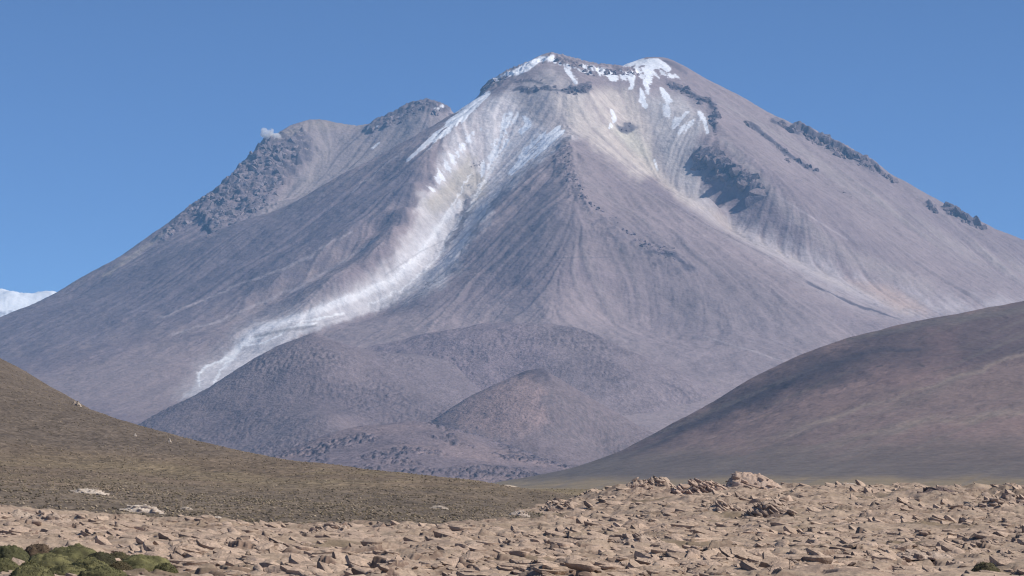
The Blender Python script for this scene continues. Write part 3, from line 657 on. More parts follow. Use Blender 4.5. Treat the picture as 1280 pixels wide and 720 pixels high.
def hcell(h, k):
    return ((h * (7919 + 131 * k)) % 4093) / 4093.0
def plates(x, y, size, sx, tilt, off, groove, seed, bias=(0, .12)):
    """broken crust: every cell is a plate with its own tilt and height, with open cracks between"""
    wx = x + .28 * size * fbm(x / size * .8, y / size * .8, 2, seed); wy = y + .28 * size * fbm(x / size * .8, y / size * .8, 2, seed + 40)
    u = wx / size / sx; v = wy / size
    iu = np.floor(u).astype(np.int64); iv = np.floor(v).astype(np.int64)
    d1 = np.full(x.shape, 9.); d2 = np.full(x.shape, 9.); hh = np.zeros(x.shape, np.int64); cu = np.zeros(x.shape); cv = np.zeros(x.shape)
    for a in (-1, 0, 1):
        for b in (-1, 0, 1):
            h = _hash(iu + a + seed * 57, iv + b)
            qx = iu + a + .1 + .8 * hcell(h, 1); qy = iv + b + .1 + .8 * hcell(h, 2)
            d = np.hypot(u - qx, v - qy)
            k = d < d1
            d2 = np.where(k, d1, np.minimum(d2, d)); d1 = np.where(k, d, d1)
            hh = np.where(k, h, hh); cu = np.where(k, (u - qx) * size * sx, cu); cv = np.where(k, (v - qy) * size, cv)
    e = d2 - d1
    tx = (hcell(hh, 3) - .5) * 2 * tilt + bias[0]; ty = (hcell(hh, 4) - .5) * 2 * tilt + bias[1]
    z = cu * tx + cv * ty + (hcell(hh, 5) - .5) * 2 * off
    cr = sstep(.13, .02, e); z = z * sstep(0, .16, e) + .05 * size * np.sqrt(np.clip(e, 0, 1)) * (.4 + hcell(hh, 8))
    return z - cr * groove * (.3 + hcell(hh, 6)), cr, hcell(hh, 7)

def field_z(x, y):
    z0 = fld(x, y)
    m = sstep(-.45, .35, fbm(x / 11, y / 15, 3, 601))          # how broken the crust is here
    far_ = sstep(130, 260, y)
    a1, c1, r1 = plates(x, y, 1.15, 1.5, .26, .08, .08, 3, (-.05, .10))
    a2, c2, r2 = plates(x, y, 3.6, 1.5, .14, .20, .08, 9, (-.05, .05))
    a3, c3, r3 = plates(x, y, .42, 1.3, .30, .035, .05, 15)
    z = z0 + a1 * (.45 + .45 * m) * (1 - .5 * far_) + a2 * (.28 + .3 * far_) * (.4 + .5 * m) + a3 * (.10 + .3 * m) * (1 - far_)
    z = z + fbm(x / 7, y / 9, 4, 611) * (.28 + .32 * far_) + fbm(x / 2.3, y / 2.8, 3, 619) * (.09 + .08 * far_) + fbm(x / .6, y / .6, 3, 613) * .018 * (1 + m)
    crest = np.exp(-((y - 350 + 10 * fbm(x / 30, y / 30, 2, 615)) / 50.) ** 2)
    z = z + crest * np.clip(fbm(x / 16, y / 20, 3, 617), 0, 1) * .7
    return z, m, np.maximum(c1, .7 * c3 * m), r1, r2, c2

X, Y = fan(-280, 1560, int(1450 * Q), np.concatenate([np.geomspace(40, 62, int(60 * Q)), np.geomspace(62.1, 470, int(1250 * Q))]))
Z, m, cr, r1, r2, c2 = field_z(X, Y)
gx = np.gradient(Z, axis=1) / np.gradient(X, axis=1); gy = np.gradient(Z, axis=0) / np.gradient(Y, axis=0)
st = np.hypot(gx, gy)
C = np.empty(X.shape + (3,)); C[:] = (.41, .307, .223)
C = lerp3(C, (.46, .345, .25), r1 * .6)
C = lerp3(C, (.37, .262, .20), .5 * sstep(.55, 1, r2))
C = lerp3(C, (.20, .15, .095), .8 * sstep(.2, .6, fbm(X / 9, Y / 14, 4, 621)) * (1 - m * .6))
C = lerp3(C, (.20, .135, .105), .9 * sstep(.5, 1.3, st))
C = lerp3(C, (.17, .115, .085), .7 * cr * sstep(.0, .5, m))  # cracks darkened: brownish rock plus crack shade painted into the colour
C = lerp3(C, (.22, .15, .11), .7 * sstep(.05, .6, fbm(X / 1.1, Y / 2.0, 4, 623)) * (.3 + .7 * m))
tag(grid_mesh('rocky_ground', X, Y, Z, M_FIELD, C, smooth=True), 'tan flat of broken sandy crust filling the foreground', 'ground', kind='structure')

# ================================================================ ROCKS
import bmesh
def slab_bm(bm, size, rot, loc, rs, cuts=7, rough=.06):
    """an angular broken block: a box cut by random planes"""
    t = bmesh.new()
    bmesh.ops.create_cube(t, size=2)
    for k in range(cuts):
        nrm = Vector((rs.gauss(0, 1), rs.gauss(0, 1), rs.gauss(0, .8))).normalized()
        p = nrm * rs.uniform(.72, 1.12)
        g = bmesh.ops.bisect_plane(t, geom=t.verts[:] + t.edges[:] + t.faces[:], plane_co=p, plane_no=nrm, clear_outer=True)
        ed = [e for e in g['geom_cut'] if isinstance(e, bmesh.types.BMEdge)]
        if ed:
            try: bmesh.ops.contextual_create(t, geom=ed)
            except Exception: pass
    bmesh.ops.recalc_face_normals(t, faces=t.faces)
    try: bmesh.ops.bevel(t, geom=t.edges[:], offset=.05, segments=1, affect='EDGES', profile=.6)
    except Exception: pass
    bmesh.ops.triangulate(t, faces=t.faces)
    bmesh.ops.subdivide_edges(t, edges=t.edges[:], cuts=1, use_grid_fill=True)
    M = Matrix.LocRotScale(Vector(loc), rot, Vector(size))
    for v in t.verts:
        d = mnoise.noise_vector(v.co * 2.2 + Vector((loc[0] * 7.1, loc[1] * 3.3, 5)))
        v.co = M @ (v.co + d * rough)
    me = bpy.data.meshes.new('tmp'); t.to_mesh(me); t.free(); bm.from_mesh(me); bpy.data.meshes.remove(me)

from mathutils import Euler
def mesh_of(bm, name, mat, cols=None):
    me = bpy.data.meshes.new(name); bm.to_mesh(me); bm.free(); me.materials.append(mat)
    return me

fz = lambda x, y: float(field_z(np.array([[x, x + .01]]), np.array([[y, y]]))[0][0, 0])
def plate_geo(x, y, z, s, R, wild=None, thick=(.22, .55), pitch=(.16, .15), roll=(.12, .16), yaw=(-.5, .6), top=(.465, .345, .255), side=(.19, .13, .10)):
    """broken beds: irregular slabs with a domed dusty top and brown broken sides, shade painted on the undercut"""
    n = len(x); K = 8
    ang = (np.arange(K)[None] + R.uniform(-.38, .38, (n, K))) * 2 * np.pi / K
    rad = R.uniform(.60, 1.14, (n, K)); asp = R.uniform(.36, .85, (n, 1))
    ox, oy = np.cos(ang) * rad, np.sin(ang) * rad * asp
    th = R.uniform(thick[0], thick[1], (n, 1))
    bulge = R.uniform(.01, .13, (n, 1))
    rings = []
    def ring(f, zz): return np.stack([ox * f, oy * f, np.broadcast_to(zz, ox.shape)], -1)
    jit = R.normal(0, .035, (n, K))
    r0 = ring(1, jit); r1 = ring(.72, bulge + R.normal(0, .035, (n, K))); ce = np.stack([R.normal(0, .1, n), R.normal(0, .08, n), bulge[:, 0] * 1.25], -1)[:, None]
    s0 = ring(1, jit - .012); s1 = ring(R.uniform(.92, 1.10, (n, K)), -th * .45); s2 = ring(R.uniform(.60, .82, (n, K)), -th - .12)
    V = np.concatenate([r0, r1, ce, s0, s1, s2], 1)                       # 8+8+1+8+8+8
    cy, sy = np.cos, np.sin
    ro = R.normal(roll[0], roll[1], n); pi_ = R.normal(pitch[0], pitch[1], n); ya = R.normal(yaw[0], yaw[1], n)
    def rot(V, a, i, j):
        c, q = np.cos(a)[:, None], np.sin(a)[:, None]
        u, v = V[..., i] * c - V[..., j] * q, V[..., i] * q + V[..., j] * c
        V = V.copy(); V[..., i] = u; V[..., j] = v; return V
    if wild is not None: ro = ro * wild; pi_ = pi_ * wild
    ro = np.clip(ro, -.62, .62); pi_ = np.clip(pi_, -.5, .6)
    V = rot(V, ya, 0, 1); V = rot(V, ro, 2, 0); V = rot(V, pi_, 1, 2)
    V = V * s[:, None, None]; V[..., 0] += x[:, None]; V[..., 1] += y[:, None]; V[..., 2] += z[:, None]
    F_ = []
    for k in range(K):
        m = (k + 1) % K
        F_ += [(k, m, 8 + m), (k, 8 + m, 8 + k), (8 + k, 8 + m, 16), (17 + m, 17 + k, 25 + k), (17 + m, 25 + k, 25 + m), (25 + m, 25 + k, 33 + k), (25 + m, 33 + k, 33 + m)]
    F_ = np.array(F_)[None] + (np.arange(n) * 41)[:, None, None]
    tv = R.uniform(.90, 1.12, (n, 1, 1)); hue = R.uniform(0, 1, (n, 1, 1))
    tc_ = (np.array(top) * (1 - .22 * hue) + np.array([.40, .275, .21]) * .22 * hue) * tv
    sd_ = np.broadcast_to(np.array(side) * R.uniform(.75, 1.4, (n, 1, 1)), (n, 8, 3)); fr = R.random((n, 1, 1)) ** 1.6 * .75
    Cc = np.concatenate([np.broadcast_to(tc_, (n, 17, 3)) * R.uniform(.94, 1.06, (n, 17, 1)), tc_ * (1 - fr) + sd_ * fr, (tc_ * (1 - fr) + sd_ * fr) * .95, sd_ * .8], 1)  # lowest ring darkest: the shadow under each slab is painted in
    return V.reshape(-1, 3), F_.reshape(-1, 3), np.clip(Cc.reshape(-1, 3), .01, 1)
R = np.random.default_rng(21)
def plate_spots(n, y0, y1, R):
    y = np.exp(R.uniform(math.log(y0), math.log(y1), n)); px = R.uniform(-260, 1540, n); x = (px - CX) / F * y
    m = fbm(x / 11, y / 15, 3, 601)
    k = (R.random(n) < .10 + .90 * sstep(-.3, .22, m)) & ~((y > 178) & (px < 690))
    return x[k], y[k], px[k], m[k]
x, y, px, m = plate_spots(52000, 60, 400, R)
s_ = (.07 + .52 * R.random(len(x)) ** 2.9) * (y / 75) ** .55
zt_ = field_z(x[None], y[None])[0][0]
# how large each would show; the largest 290 stand as rocks of their own
show = s_ / y * np.where((px > -5) & (px < 1285) & (y > 72), 1, 0)
order = np.argsort(-show); ind = order[:290]; rest = np.setdiff1d(np.arange(len(x)), ind)
wild = .7 + 1.7 * sstep(.0, .5, fbm(x / 9, y / 16, 3, 641)) * (.6 + .8 * sstep(180, 280, y))
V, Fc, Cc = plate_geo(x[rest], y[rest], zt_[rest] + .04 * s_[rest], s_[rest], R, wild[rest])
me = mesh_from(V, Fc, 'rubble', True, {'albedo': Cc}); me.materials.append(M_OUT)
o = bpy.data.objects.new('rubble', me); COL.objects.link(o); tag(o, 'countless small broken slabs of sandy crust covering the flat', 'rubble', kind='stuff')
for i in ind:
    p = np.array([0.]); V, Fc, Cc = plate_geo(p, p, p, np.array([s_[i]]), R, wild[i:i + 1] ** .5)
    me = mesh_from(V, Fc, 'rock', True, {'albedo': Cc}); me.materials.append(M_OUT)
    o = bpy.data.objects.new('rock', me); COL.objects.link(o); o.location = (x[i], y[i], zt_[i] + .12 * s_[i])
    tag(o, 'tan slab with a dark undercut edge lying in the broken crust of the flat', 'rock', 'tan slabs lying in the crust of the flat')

# the rubble nobody could count, as one mesh
def rubble(name, n, yr, pxr, smin, smax, mat, label, cols, zf, keep=None, seed=1, flat=.6):
    R = np.random.default_rng(seed)
    base = np.array([[1, 0, 0], [-1, 0, 0], [0, 1, 0], [0, -1, 0], [0, 0, 1], [0, 0, -1], [.7, .6, .5], [-.6, .7, .4], [.5, -.8, .3], [-.7, -.5, .55]], float)
    import itertools
    # convex hull of a jittered set, once per variant
    hulls = []
    for k in range(10):
        t = bmesh.new()
        for p in base: t.verts.new(Vector(p * (1 + R.uniform(-.25, .25, 3))))
        bmesh.ops.convex_hull(t, input=t.verts[:])
        for v in [v for v in t.verts if not v.link_faces]: t.verts.remove(v)
        t.verts.index_update(); bmesh.ops.recalc_face_normals(t, faces=t.faces)
        hulls.append((np.array([v.co[:] for v in t.verts]), np.array([[v.index for v in f.verts] for f in t.faces]))); t.free()
    y = np.exp(R.uniform(math.log(yr[0]), math.log(yr[1]), n)); px = R.uniform(*pxr, n); x = (px - CX) / F * y
    if keep is not None:
        k = keep(x, y, px, R); x, y = x[k], y[k]
    n = len(x); z = zf(x[None], y[None])[0]
    VV, FF, CC = [], [], []; off = 0
    s = smin + (smax - smin) * R.random(n) ** 2.2
    th = R.uniform(0, 2 * np.pi, n); vi = R.integers(0, 10, n); cc = np.array(cols)[R.integers(0, len(cols), n)] * R.uniform(.85, 1.15, (n, 1))
    for h in range(10):
        idx = np.where(vi == h)[0]; hv, hf = hulls[h]
        c_, s_ = np.cos(th[idx]), np.sin(th[idx])
        vx = hv[None, :, 0] * c_[:, None] - hv[None, :, 1] * s_[:, None]; vy = hv[None, :, 0] * s_[:, None] + hv[None, :, 1] * c_[:, None]
        vz = hv[None, :, 2] * flat + R.uniform(-.35, .35, len(idx))[:, None] * vx + .15
        V = np.stack([x[idx, None] + vx * s[idx, None], y[idx, None] + vy * s[idx, None], z[idx, None] + vz * s[idx, None]], -1).reshape(-1, 3)
        f = (hf[None] + (np.arange(len(idx)) * len(hv))[:, None, None]).reshape(-1, 3) + off
        VV.append(V); FF.append(f); CC.append(np.repeat(cc[idx], len(hv), 0)); off += len(V)
    me = mesh_from(np.concatenate(VV), np.concatenate(FF), name, False, {'albedo': np.concatenate(CC)})
    me.materials.append(mat); o = bpy.data.objects.new(name, me); COL.objects.link(o)
    tag(o, label, cols and name.replace('_', ' ') or None, kind='stuff')
    return o
def keep_f(x, y, px, R):
    m = fbm(x / 11, y / 15, 3, 601)
    ok = (R.random(len(x)) < sstep(-.35, .4, m) + .08) & ~((y > 178) & (px < 690)) 
    return ok
rubble('rubble', 15000, (66, 400), (-250, 1540), .03, .15, M_OUT, 'small angular rubble strewn over the sandy crust', [(.38, .285, .22), (.33, .24, .185), (.24, .17, .13), (.44, .34, .26)], lambda a, b: field_z(a, b)[0], keep_f, 3)

# ---- cliffs of the volcano: broken beds of real size standing out of its slopes
def cliffs(label, lines, n, smin, smax, col, seed, up=.0, thick=(.5, 1.5)):
    Rn = np.random.default_rng(seed); P_ = []
    tot = sum(math.hypot(b[0] - a[0], b[1] - a[1]) * (a[2] + b[2]) for L_ in lines for a, b in zip(L_[:-1], L_[1:]))
    for L_ in lines:
        for a, b in zip(L_[:-1], L_[1:]):
            k = max(2, int(round(n * math.hypot(b[0] - a[0], b[1] - a[1]) * (a[2] + b[2]) / tot)))
            for _ in range(k):
                t = Rn.random(); w_ = a[2] + (b[2] - a[2]) * t
                P_.append((a[0] + (b[0] - a[0]) * t + Rn.uniform(-1, 1) * w_ * .7, a[1] + (b[1] - a[1]) * t + Rn.uniform(-1, 1) * w_, w_))
    xs_, ys_, zs_, ws = [], [], [], []
    for a, b, w_ in P_:
        j = int(np.clip(round((a - V_PX[0, 0]) / (V_PX[0, -1] - V_PX[0, 0]) * (NU - 1)), 0, NU - 1)); c_ = V_PY[:, j] <= b
        if not c_.any(): continue
        i_ = int(np.argmax(c_)); xs_.append(V_X[i_, j]); ys_.append(V_Y[i_, j]); zs_.append(V_Z[i_, j]); ws.append(w_)
    xs_, ys_, zs_, ws = map(np.array, (xs_, ys_, zs_, ws))
    sz = (smin + (smax - smin) * Rn.random(len(xs_)) ** 1.8)
    V, Fc, Cc = plate_geo(xs_, ys_, zs_ + up * sz, sz, Rn, None, thick, (.45, .4), (-.45, .4), (.2, .8), tuple(v * 1.25 for v in col), tuple(v * .75 for v in col))  # lit tops and shaded sides painted in, so the facets stand out
    me = mesh_from(V, Fc, 'cliff', False, {'albedo': Cc}); me.materials.append(M_CLIFF)
    o = bpy.data.objects.new('cliff', me); COL.objects.link(o); o.parent = vo; o['label'] = label
M_CLIFF = land_mat('cliff_rock', (40, 14, 5), (.15, .18, .15), .25)
DK = (.155, .13, .145)
cliffs('dark jagged cliff in the bowl on the right face', [[(872, 192, 6), (886, 200, 13), (900, 208, 14), (920, 220, 10), (938, 232, 8), (950, 246, 4)]], 60, 22, 66, DK, 81, -.1)
cliffs('dark cliff band under the right summit', [[(834, 105, 3), (852, 113, 5), (872, 123, 5), (888, 130, 5), (892, 146, 5), (890, 160, 5), (895, 168, 3)]], 48, 13, 40, DK, 82, -.1)
cliffs('long dark cliff band along the right skyline', [[(968, 152, 2), (1000, 167, 3), (1030, 182, 4.5), (1060, 197, 4.5), (1090, 212, 4), (1116, 225, 2)]], 80, 14, 44, DK, 83, -.15)
cliffs('short dark cliffs low on the right skyline', [[(1156, 254, 4), (1168, 263, 3)], [(1180, 262, 4), (1200, 272, 6), (1224, 283, 3)]], 30, 12, 42, DK, 84, -.15)
cliffs('broken dark ledge below the right skyline', [[(928, 152, 2), (950, 166, 3), (975, 186, 3), (995, 200, 3), (1018, 214, 2)], [(978, 190, 2), (986, 206, 3)], [(1054, 240, 1), (1064, 248, 1)]], 40, 8, 26, DK, 85, -.2)
cliffs('ragged crags of the far left massif', [[(205, 298, 4), (245, 262, 9), (290, 235, 16), (330, 200, 18), (365, 185, 14)], [(270, 275, 12), (310, 255, 16), (345, 225, 18)], [(252, 270, 5), (264, 290, 5)], [(462, 166, 5), (490, 152, 6), (527, 135, 7), (560, 142, 4)]], 430, 6, 34, (.215, .185, .205), 86, -.15)
cliffs('dark rock bands under the left summit', [[(640, 104, 1), (662, 100, 2), (690, 108, 2)], [(644, 113, 1.5), (668, 110, 2.4), (700, 114, 2)], [(704, 114, 3), (720, 113, 5), (738, 106, 4)]], 60, 7, 26, (.17, .14, .155), 87, -.15)
cliffs('rocky crest of the summit rim', [[(602, 116, 4), (612, 106, 4), (640, 93, 3)], [(690, 74, 2), (715, 82, 4), (742, 90, 5), (775, 92, 4), (800, 90, 4)]], 80, 6, 22, (.20, .165, .18), 88, -.1)
cliffs('small crags on the nose of the central buttress', [[(711, 178, 2), (708, 200, 6), (716, 225, 9), (732, 252, 6)], [(735, 255, 2), (770, 275, 3), (800, 305, 5), (850, 320, 8)], [(790, 158, 6), (775, 166, 3)]], 90, 4, 13, (.17, .14, .165), 89, .1)
cliffs('scattered dark rocks beside the ash gully', [[(605, 200, 3), (590, 212, 4)], [(545, 352, 4), (525, 366, 4)]], 26, 3, 9, (.20, .17, .18), 90, .1)

# ---- outcrops with a place and shape of their own
_ld = np.linspace(170, 690, 1600)
def on_slope(px, py):
    z = lh_z(((px - CX) / F * _ld)[None], _ld[None])[0]; p = HY - z / _ld * F
    k = np.argmax(p <= py); return float(_ld[k]), float(z[k])
def outcrop(px, pyb, d, wpx, hpx, blocks, dip, label, cols=((.38, .28, .22), (.26, .18, .145)), seed=1, surf=None, flat=.5, name='rock_outcrop', mat=None, core=True, ragged=1., pk=0.):
    """one rock mass: a low core with tilted beds and blocks grown into it"""
    rs = random.Random(seed); s = d / F
    W, H = wpx * s, hpx * s * ((1.25 if 'hump-backed' in label and d > 330 else .95) if d > 190 else 1.05)
    x0 = (px - CX) * s; z0 = (HY - pyb) * s
    if px < 700 and 178 < d < 700 and H < 60 and label.find('crest of the grassy') < 0 and label.find('rubbly') < 0 and label.find('upturned') < 0:
        d, z0 = on_slope(px, pyb); s = d / F; W, H = wpx * s, hpx * s * 1.3; x0 = (px - CX) * s; z0 -= .05 * H
    elif d < 420 and not (px < 700 and d > 178): z0 = fz(x0, d) - .1 * H
    Rn = np.random.default_rng(seed); D = W * .55
    prof = lambda t: np.clip(1 - np.abs((t - pk) / np.where(t < pk, .5 + pk, .5 - pk)) ** 1.7, 0, 1) ** .75 * (.85 + .28 * ragged * fbm(t * 4 + seed, t * 0 + seed * .7, 3, seed))
    # the body of the rock
    gu, gv = np.meshgrid(np.linspace(-.5, .5, 60), np.linspace(-1, 1, 34))
    e = np.clip(1 - gv ** 2, 0, 1) ** .6
    zc = H * flat * 1.7 * np.clip(prof(gu), 0, 2) * e * (1 + .12 * ragged * ridged(gu * 5 + seed, gv * 2, 3, seed)) - .12 * H
    bx_, by_ = gu * W, gv * D * .5
    zc = zc + .06 * H * fbm(bx_ / (W * .05), by_ / (W * .05), 3, seed + 3)
    if not core: zc = zc * .5
    gi = np.arange(gu.size).reshape(gu.shape)
    gf = np.stack([gi[:-1, :-1], gi[:-1, 1:], gi[1:, 1:], gi[1:, :-1]], -1).reshape(-1, 4)
    gf = np.concatenate([gf[:, [0, 1, 2]], gf[:, [0, 2, 3]]])
    gvx = np.stack([bx_, by_, zc], -1).reshape(-1, 3)
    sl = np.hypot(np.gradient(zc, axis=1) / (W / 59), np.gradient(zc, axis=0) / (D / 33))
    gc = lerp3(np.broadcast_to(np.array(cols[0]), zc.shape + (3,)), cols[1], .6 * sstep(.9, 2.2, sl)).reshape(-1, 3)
    # the beds standing out of it
    n = max(blocks * 5, 1)
    t = Rn.uniform(-.5, .5, n); v = Rn.uniform(-.95, .6, n)
    hz_ = H * np.clip(prof(t), .05, 2) * np.clip(1 - v ** 2, 0, 1) ** .5 * Rn.uniform(.55, 1.0, n)
    sz = W * (.035 + .095 * Rn.random(n) ** 1.6)
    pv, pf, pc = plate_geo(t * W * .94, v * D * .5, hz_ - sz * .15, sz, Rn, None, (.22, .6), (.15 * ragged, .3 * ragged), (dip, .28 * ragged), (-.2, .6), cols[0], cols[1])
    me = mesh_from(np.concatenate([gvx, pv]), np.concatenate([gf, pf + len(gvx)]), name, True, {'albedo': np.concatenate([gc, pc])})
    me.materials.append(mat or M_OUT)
    o = bpy.data.objects.new(name, me); COL.objects.link(o); o.location = (x0, d, z0)
    tag(o, label, 'rock')
    return o
T = (.43, .325, .245); Bn = (.25, .175, .14); Pk = (.46, .335, .255); Pl = (.56, .47, .38); Gy = (.24, .20, .19)
outcrop(945, 616, 335, 86, 31, 14, .25, 'largest pale hump-backed outcrop on the skyline of the flat', (Pk, (.46, .36, .29)), 11, flat=.62, ragged=.35, pk=-.22)
outcrop(910, 618, 331, 20, 15, 8, -.3, 'dark jagged lump at the left foot of the hump-backed outcrop', (Gy, (.12, .09, .085)), 12, core=False)
outcrop(822, 640, 340, 62, 20, 26, .5, 'tallest jagged crag of tilted slabs, left of the hump-backed outcrop', (T, Bn), 13)
outcrop(797, 640, 330, 40, 20, 9, -.5, 'wedge-shaped slab leaning against the jagged crag', (T, (.3, .21, .17)), 14)
outcrop(752, 630, 345, 60, 15, 18, .5, 'low spiky outcrop beside the grassy slope end', (T, Bn), 15)
outcrop(880, 648, 320, 80, 26, 22, .6, 'long pinkish outcrop of beds dipping right, below the crags', (Pk, (.27, .17, .14)), 16)
outcrop(700, 656, 300, 50, 19, 12, .3, 'isolated rock patch where the grass meets the crust', (T, Bn), 17)
outcrop(745, 662, 270, 45, 16, 9, -.2, 'blocky outcrop just right of the isolated rock patch', (T, (.30, .22, .17)), 18)
outcrop(905, 668, 215, 70, 22, 18, .5, 'mid-flat ledge of dipping slabs under the hump-backed outcrop', (T, Bn), 19)
outcrop(965, 670, 205, 75, 26, 22, .45, 'dense heap of dark-edged slabs right of centre', (T, (.16, .11, .095)), 20)
outcrop(1085, 655, 235, 80, 16, 18, .4, 'low ledge of broken slabs behind the smooth sandy patch', (T, Bn), 21)
outcrop(1135, 628, 350, 70, 16, 20, .35, 'skyline ledge of grey slabs with a ragged top', ((.34, .27, .23), Bn), 22)
outcrop(1055, 622, 370, 55, 11, 8, .1, 'smooth pale ledge on the skyline between two outcrops', (Pl, T), 23, ragged=.3)
outcrop(1240, 662, 220, 95, 24, 22, .15, 'dark-fronted ledge at the right edge of the flat', (T, (.13, .09, .075)), 24)
outcrop(1262, 640, 290, 60, 22, 16, .4, 'broken knoll rising at the right edge skyline', (T, Bn), 25)
outcrop(1172, 640, 300, 50, 11, 9, .3, 'almost black rock cluster under the skyline ledge', ((.15, .11, .10), (.09, .065, .06)), 26)
outcrop(62, 668, 148, 90, 20, 14, .35, 'big tilted slabs with dark hollows above the green cushions', ((.42, .32, .245), Bn), 27)
outcrop(25, 655, 170, 60, 14, 9, .3, 'pale broken slabs at the left edge below the hill foot', ((.44, .34, .26), T), 28)
outcrop(212, 682, 125, 50, 14, 10, .1, 'dark brown split rock right of the green cushions', (T, (.12, .08, .07)), 29)
outcrop(420, 672, 160, 75, 16, 16, .3, 'rubbly ridge at the foot of the grassy slope', (T, Bn), 30)
outcrop(540, 668, 180, 80, 15, 18, .35, 'row of upturned slabs along the edge of the grass', ((.42, .32, .25), Bn), 31)
outcrop(452, 700, 105, 50, 16, 12, .2, 'cluster of dark-shadowed blocks in the lower middle', (T, Bn), 32)
outcrop(640, 690, 118, 60, 14, 12, .4, 'low pile of split slabs near the bottom centre', (T, Bn), 33)
outcrop(800, 690, 118, 70, 14, 12, .4, 'rounded brown slab heap right of the bottom centre', (T, Bn), 34)
outcrop(1065, 708, 88, 46, 10, 5, .1, 'ledge with a dark hollow beneath it near the bottom edge', (T, (.12, .08, .07)), 35)
outcrop(1150, 700, 92, 90, 11, 8, .2, 'broad flat slab sheet near the lower right corner', ((.43, .33, .255), Bn), 36)
outcrop(1250, 690, 115, 60, 12, 9, .35, 'stepped slab near the right edge above the dry cushion', (T, Bn), 37)
outcrop(340, 700, 100, 70, 11, 9, .25, 'wide low slabs between the green cushions and the centre', ((.43, .33, .255), Bn), 38)
# pale rocks on the slope and the plain
outcrop(563, 606, 470, 16, 6, 1, .1, 'small pale rock on the crest of the grassy slope', (Pl, T), 40, ragged=.3)
outcrop(633, 611, 520, 38, 5, 0, .15, 'smooth pale tan mound beyond the crest of the grassy slope', ((.46, .37, .28), (.42, .34, .26)), 41, ragged=.2, flat=.8)
outcrop(108, 617, 300, 52, 8, 8, .05, 'pale stone outcrop on the left slope, the upper of two', (Pl, T), 42, ragged=.4)
outcrop(176, 640, 228, 58, 11, 6, .05, 'pale stone outcrop on the left slope, the lower and larger of two', (Pl, (.42, .33, .26)), 43, ragged=.3)
outcrop(272, 650, 205, 17, 6, 3, .0, 'lone pale boulder at the foot of the grassy slope', (Pl, T), 44, ragged=.4)
outcrop(232, 637, 250, 18, 4, 3, .0, 'small flat pale stone right of the lower slope outcrop', ((.42, .35, .28), T), 45, ragged=.3)
outcrop(548, 636, 310, 26, 5, 6, .05, 'faint broken stones in the middle of the grassy slope', ((.42, .35, .28), T), 46, ragged=.4)
outcrop(648, 645, 290, 30, 8, 6, .2, 'pale stones low on the slope left of the rock patch', ((.46, .38, .31), T), 47, ragged=.5)
outcrop(95, 507, 600, 14, 8, 6, .3, 'pale ledge on the steep skyline of the left hill', ((.36, .31, .25), T), 48, ragged=.6)
outcrop(212, 553, 560, 5, 5, 2, .2, 'tiny white rock on the crest of the left hill', (Pl, Pl), 49)
outcrop(169, 545, 540, 4, 4, 2, .2, 'tiny white rock high on the left hill face', (Pl, Pl), 50)

# ================================================================ TUSSOCKS on the left slope and plain
def keep_t(x, y, px, R):
    n = fbm(x / 22, y / 22, 3, 701)
    pxl = px
    return R.random(len(x)) < .35 + .9 * sstep(-.4, .5, n)
rubble('grass_tussocks', 80000, (178, 760), (-430, 760), .04, .17, M_TUFT, 'low straw and olive grass tufts covering the left slope', [(.34, .27, .19), (.26, .20, .135), (.15, .118, .08), (.10, .082, .06), (.22, .175, .11)], lh_z, keep_t, 11, flat=.9)
rubble('grass_tufts', 9000, (330, 1500), (680, 1700), .08, .3, M_TUFT, 'sparse straw tufts on the plain beyond the flat', [(.33, .26, .15), (.26, .20, .12), (.2, .16, .1)], lambda a, b: gz(a, b) - .1, lambda x, y, px, R: y > 440, 12, flat=.8)

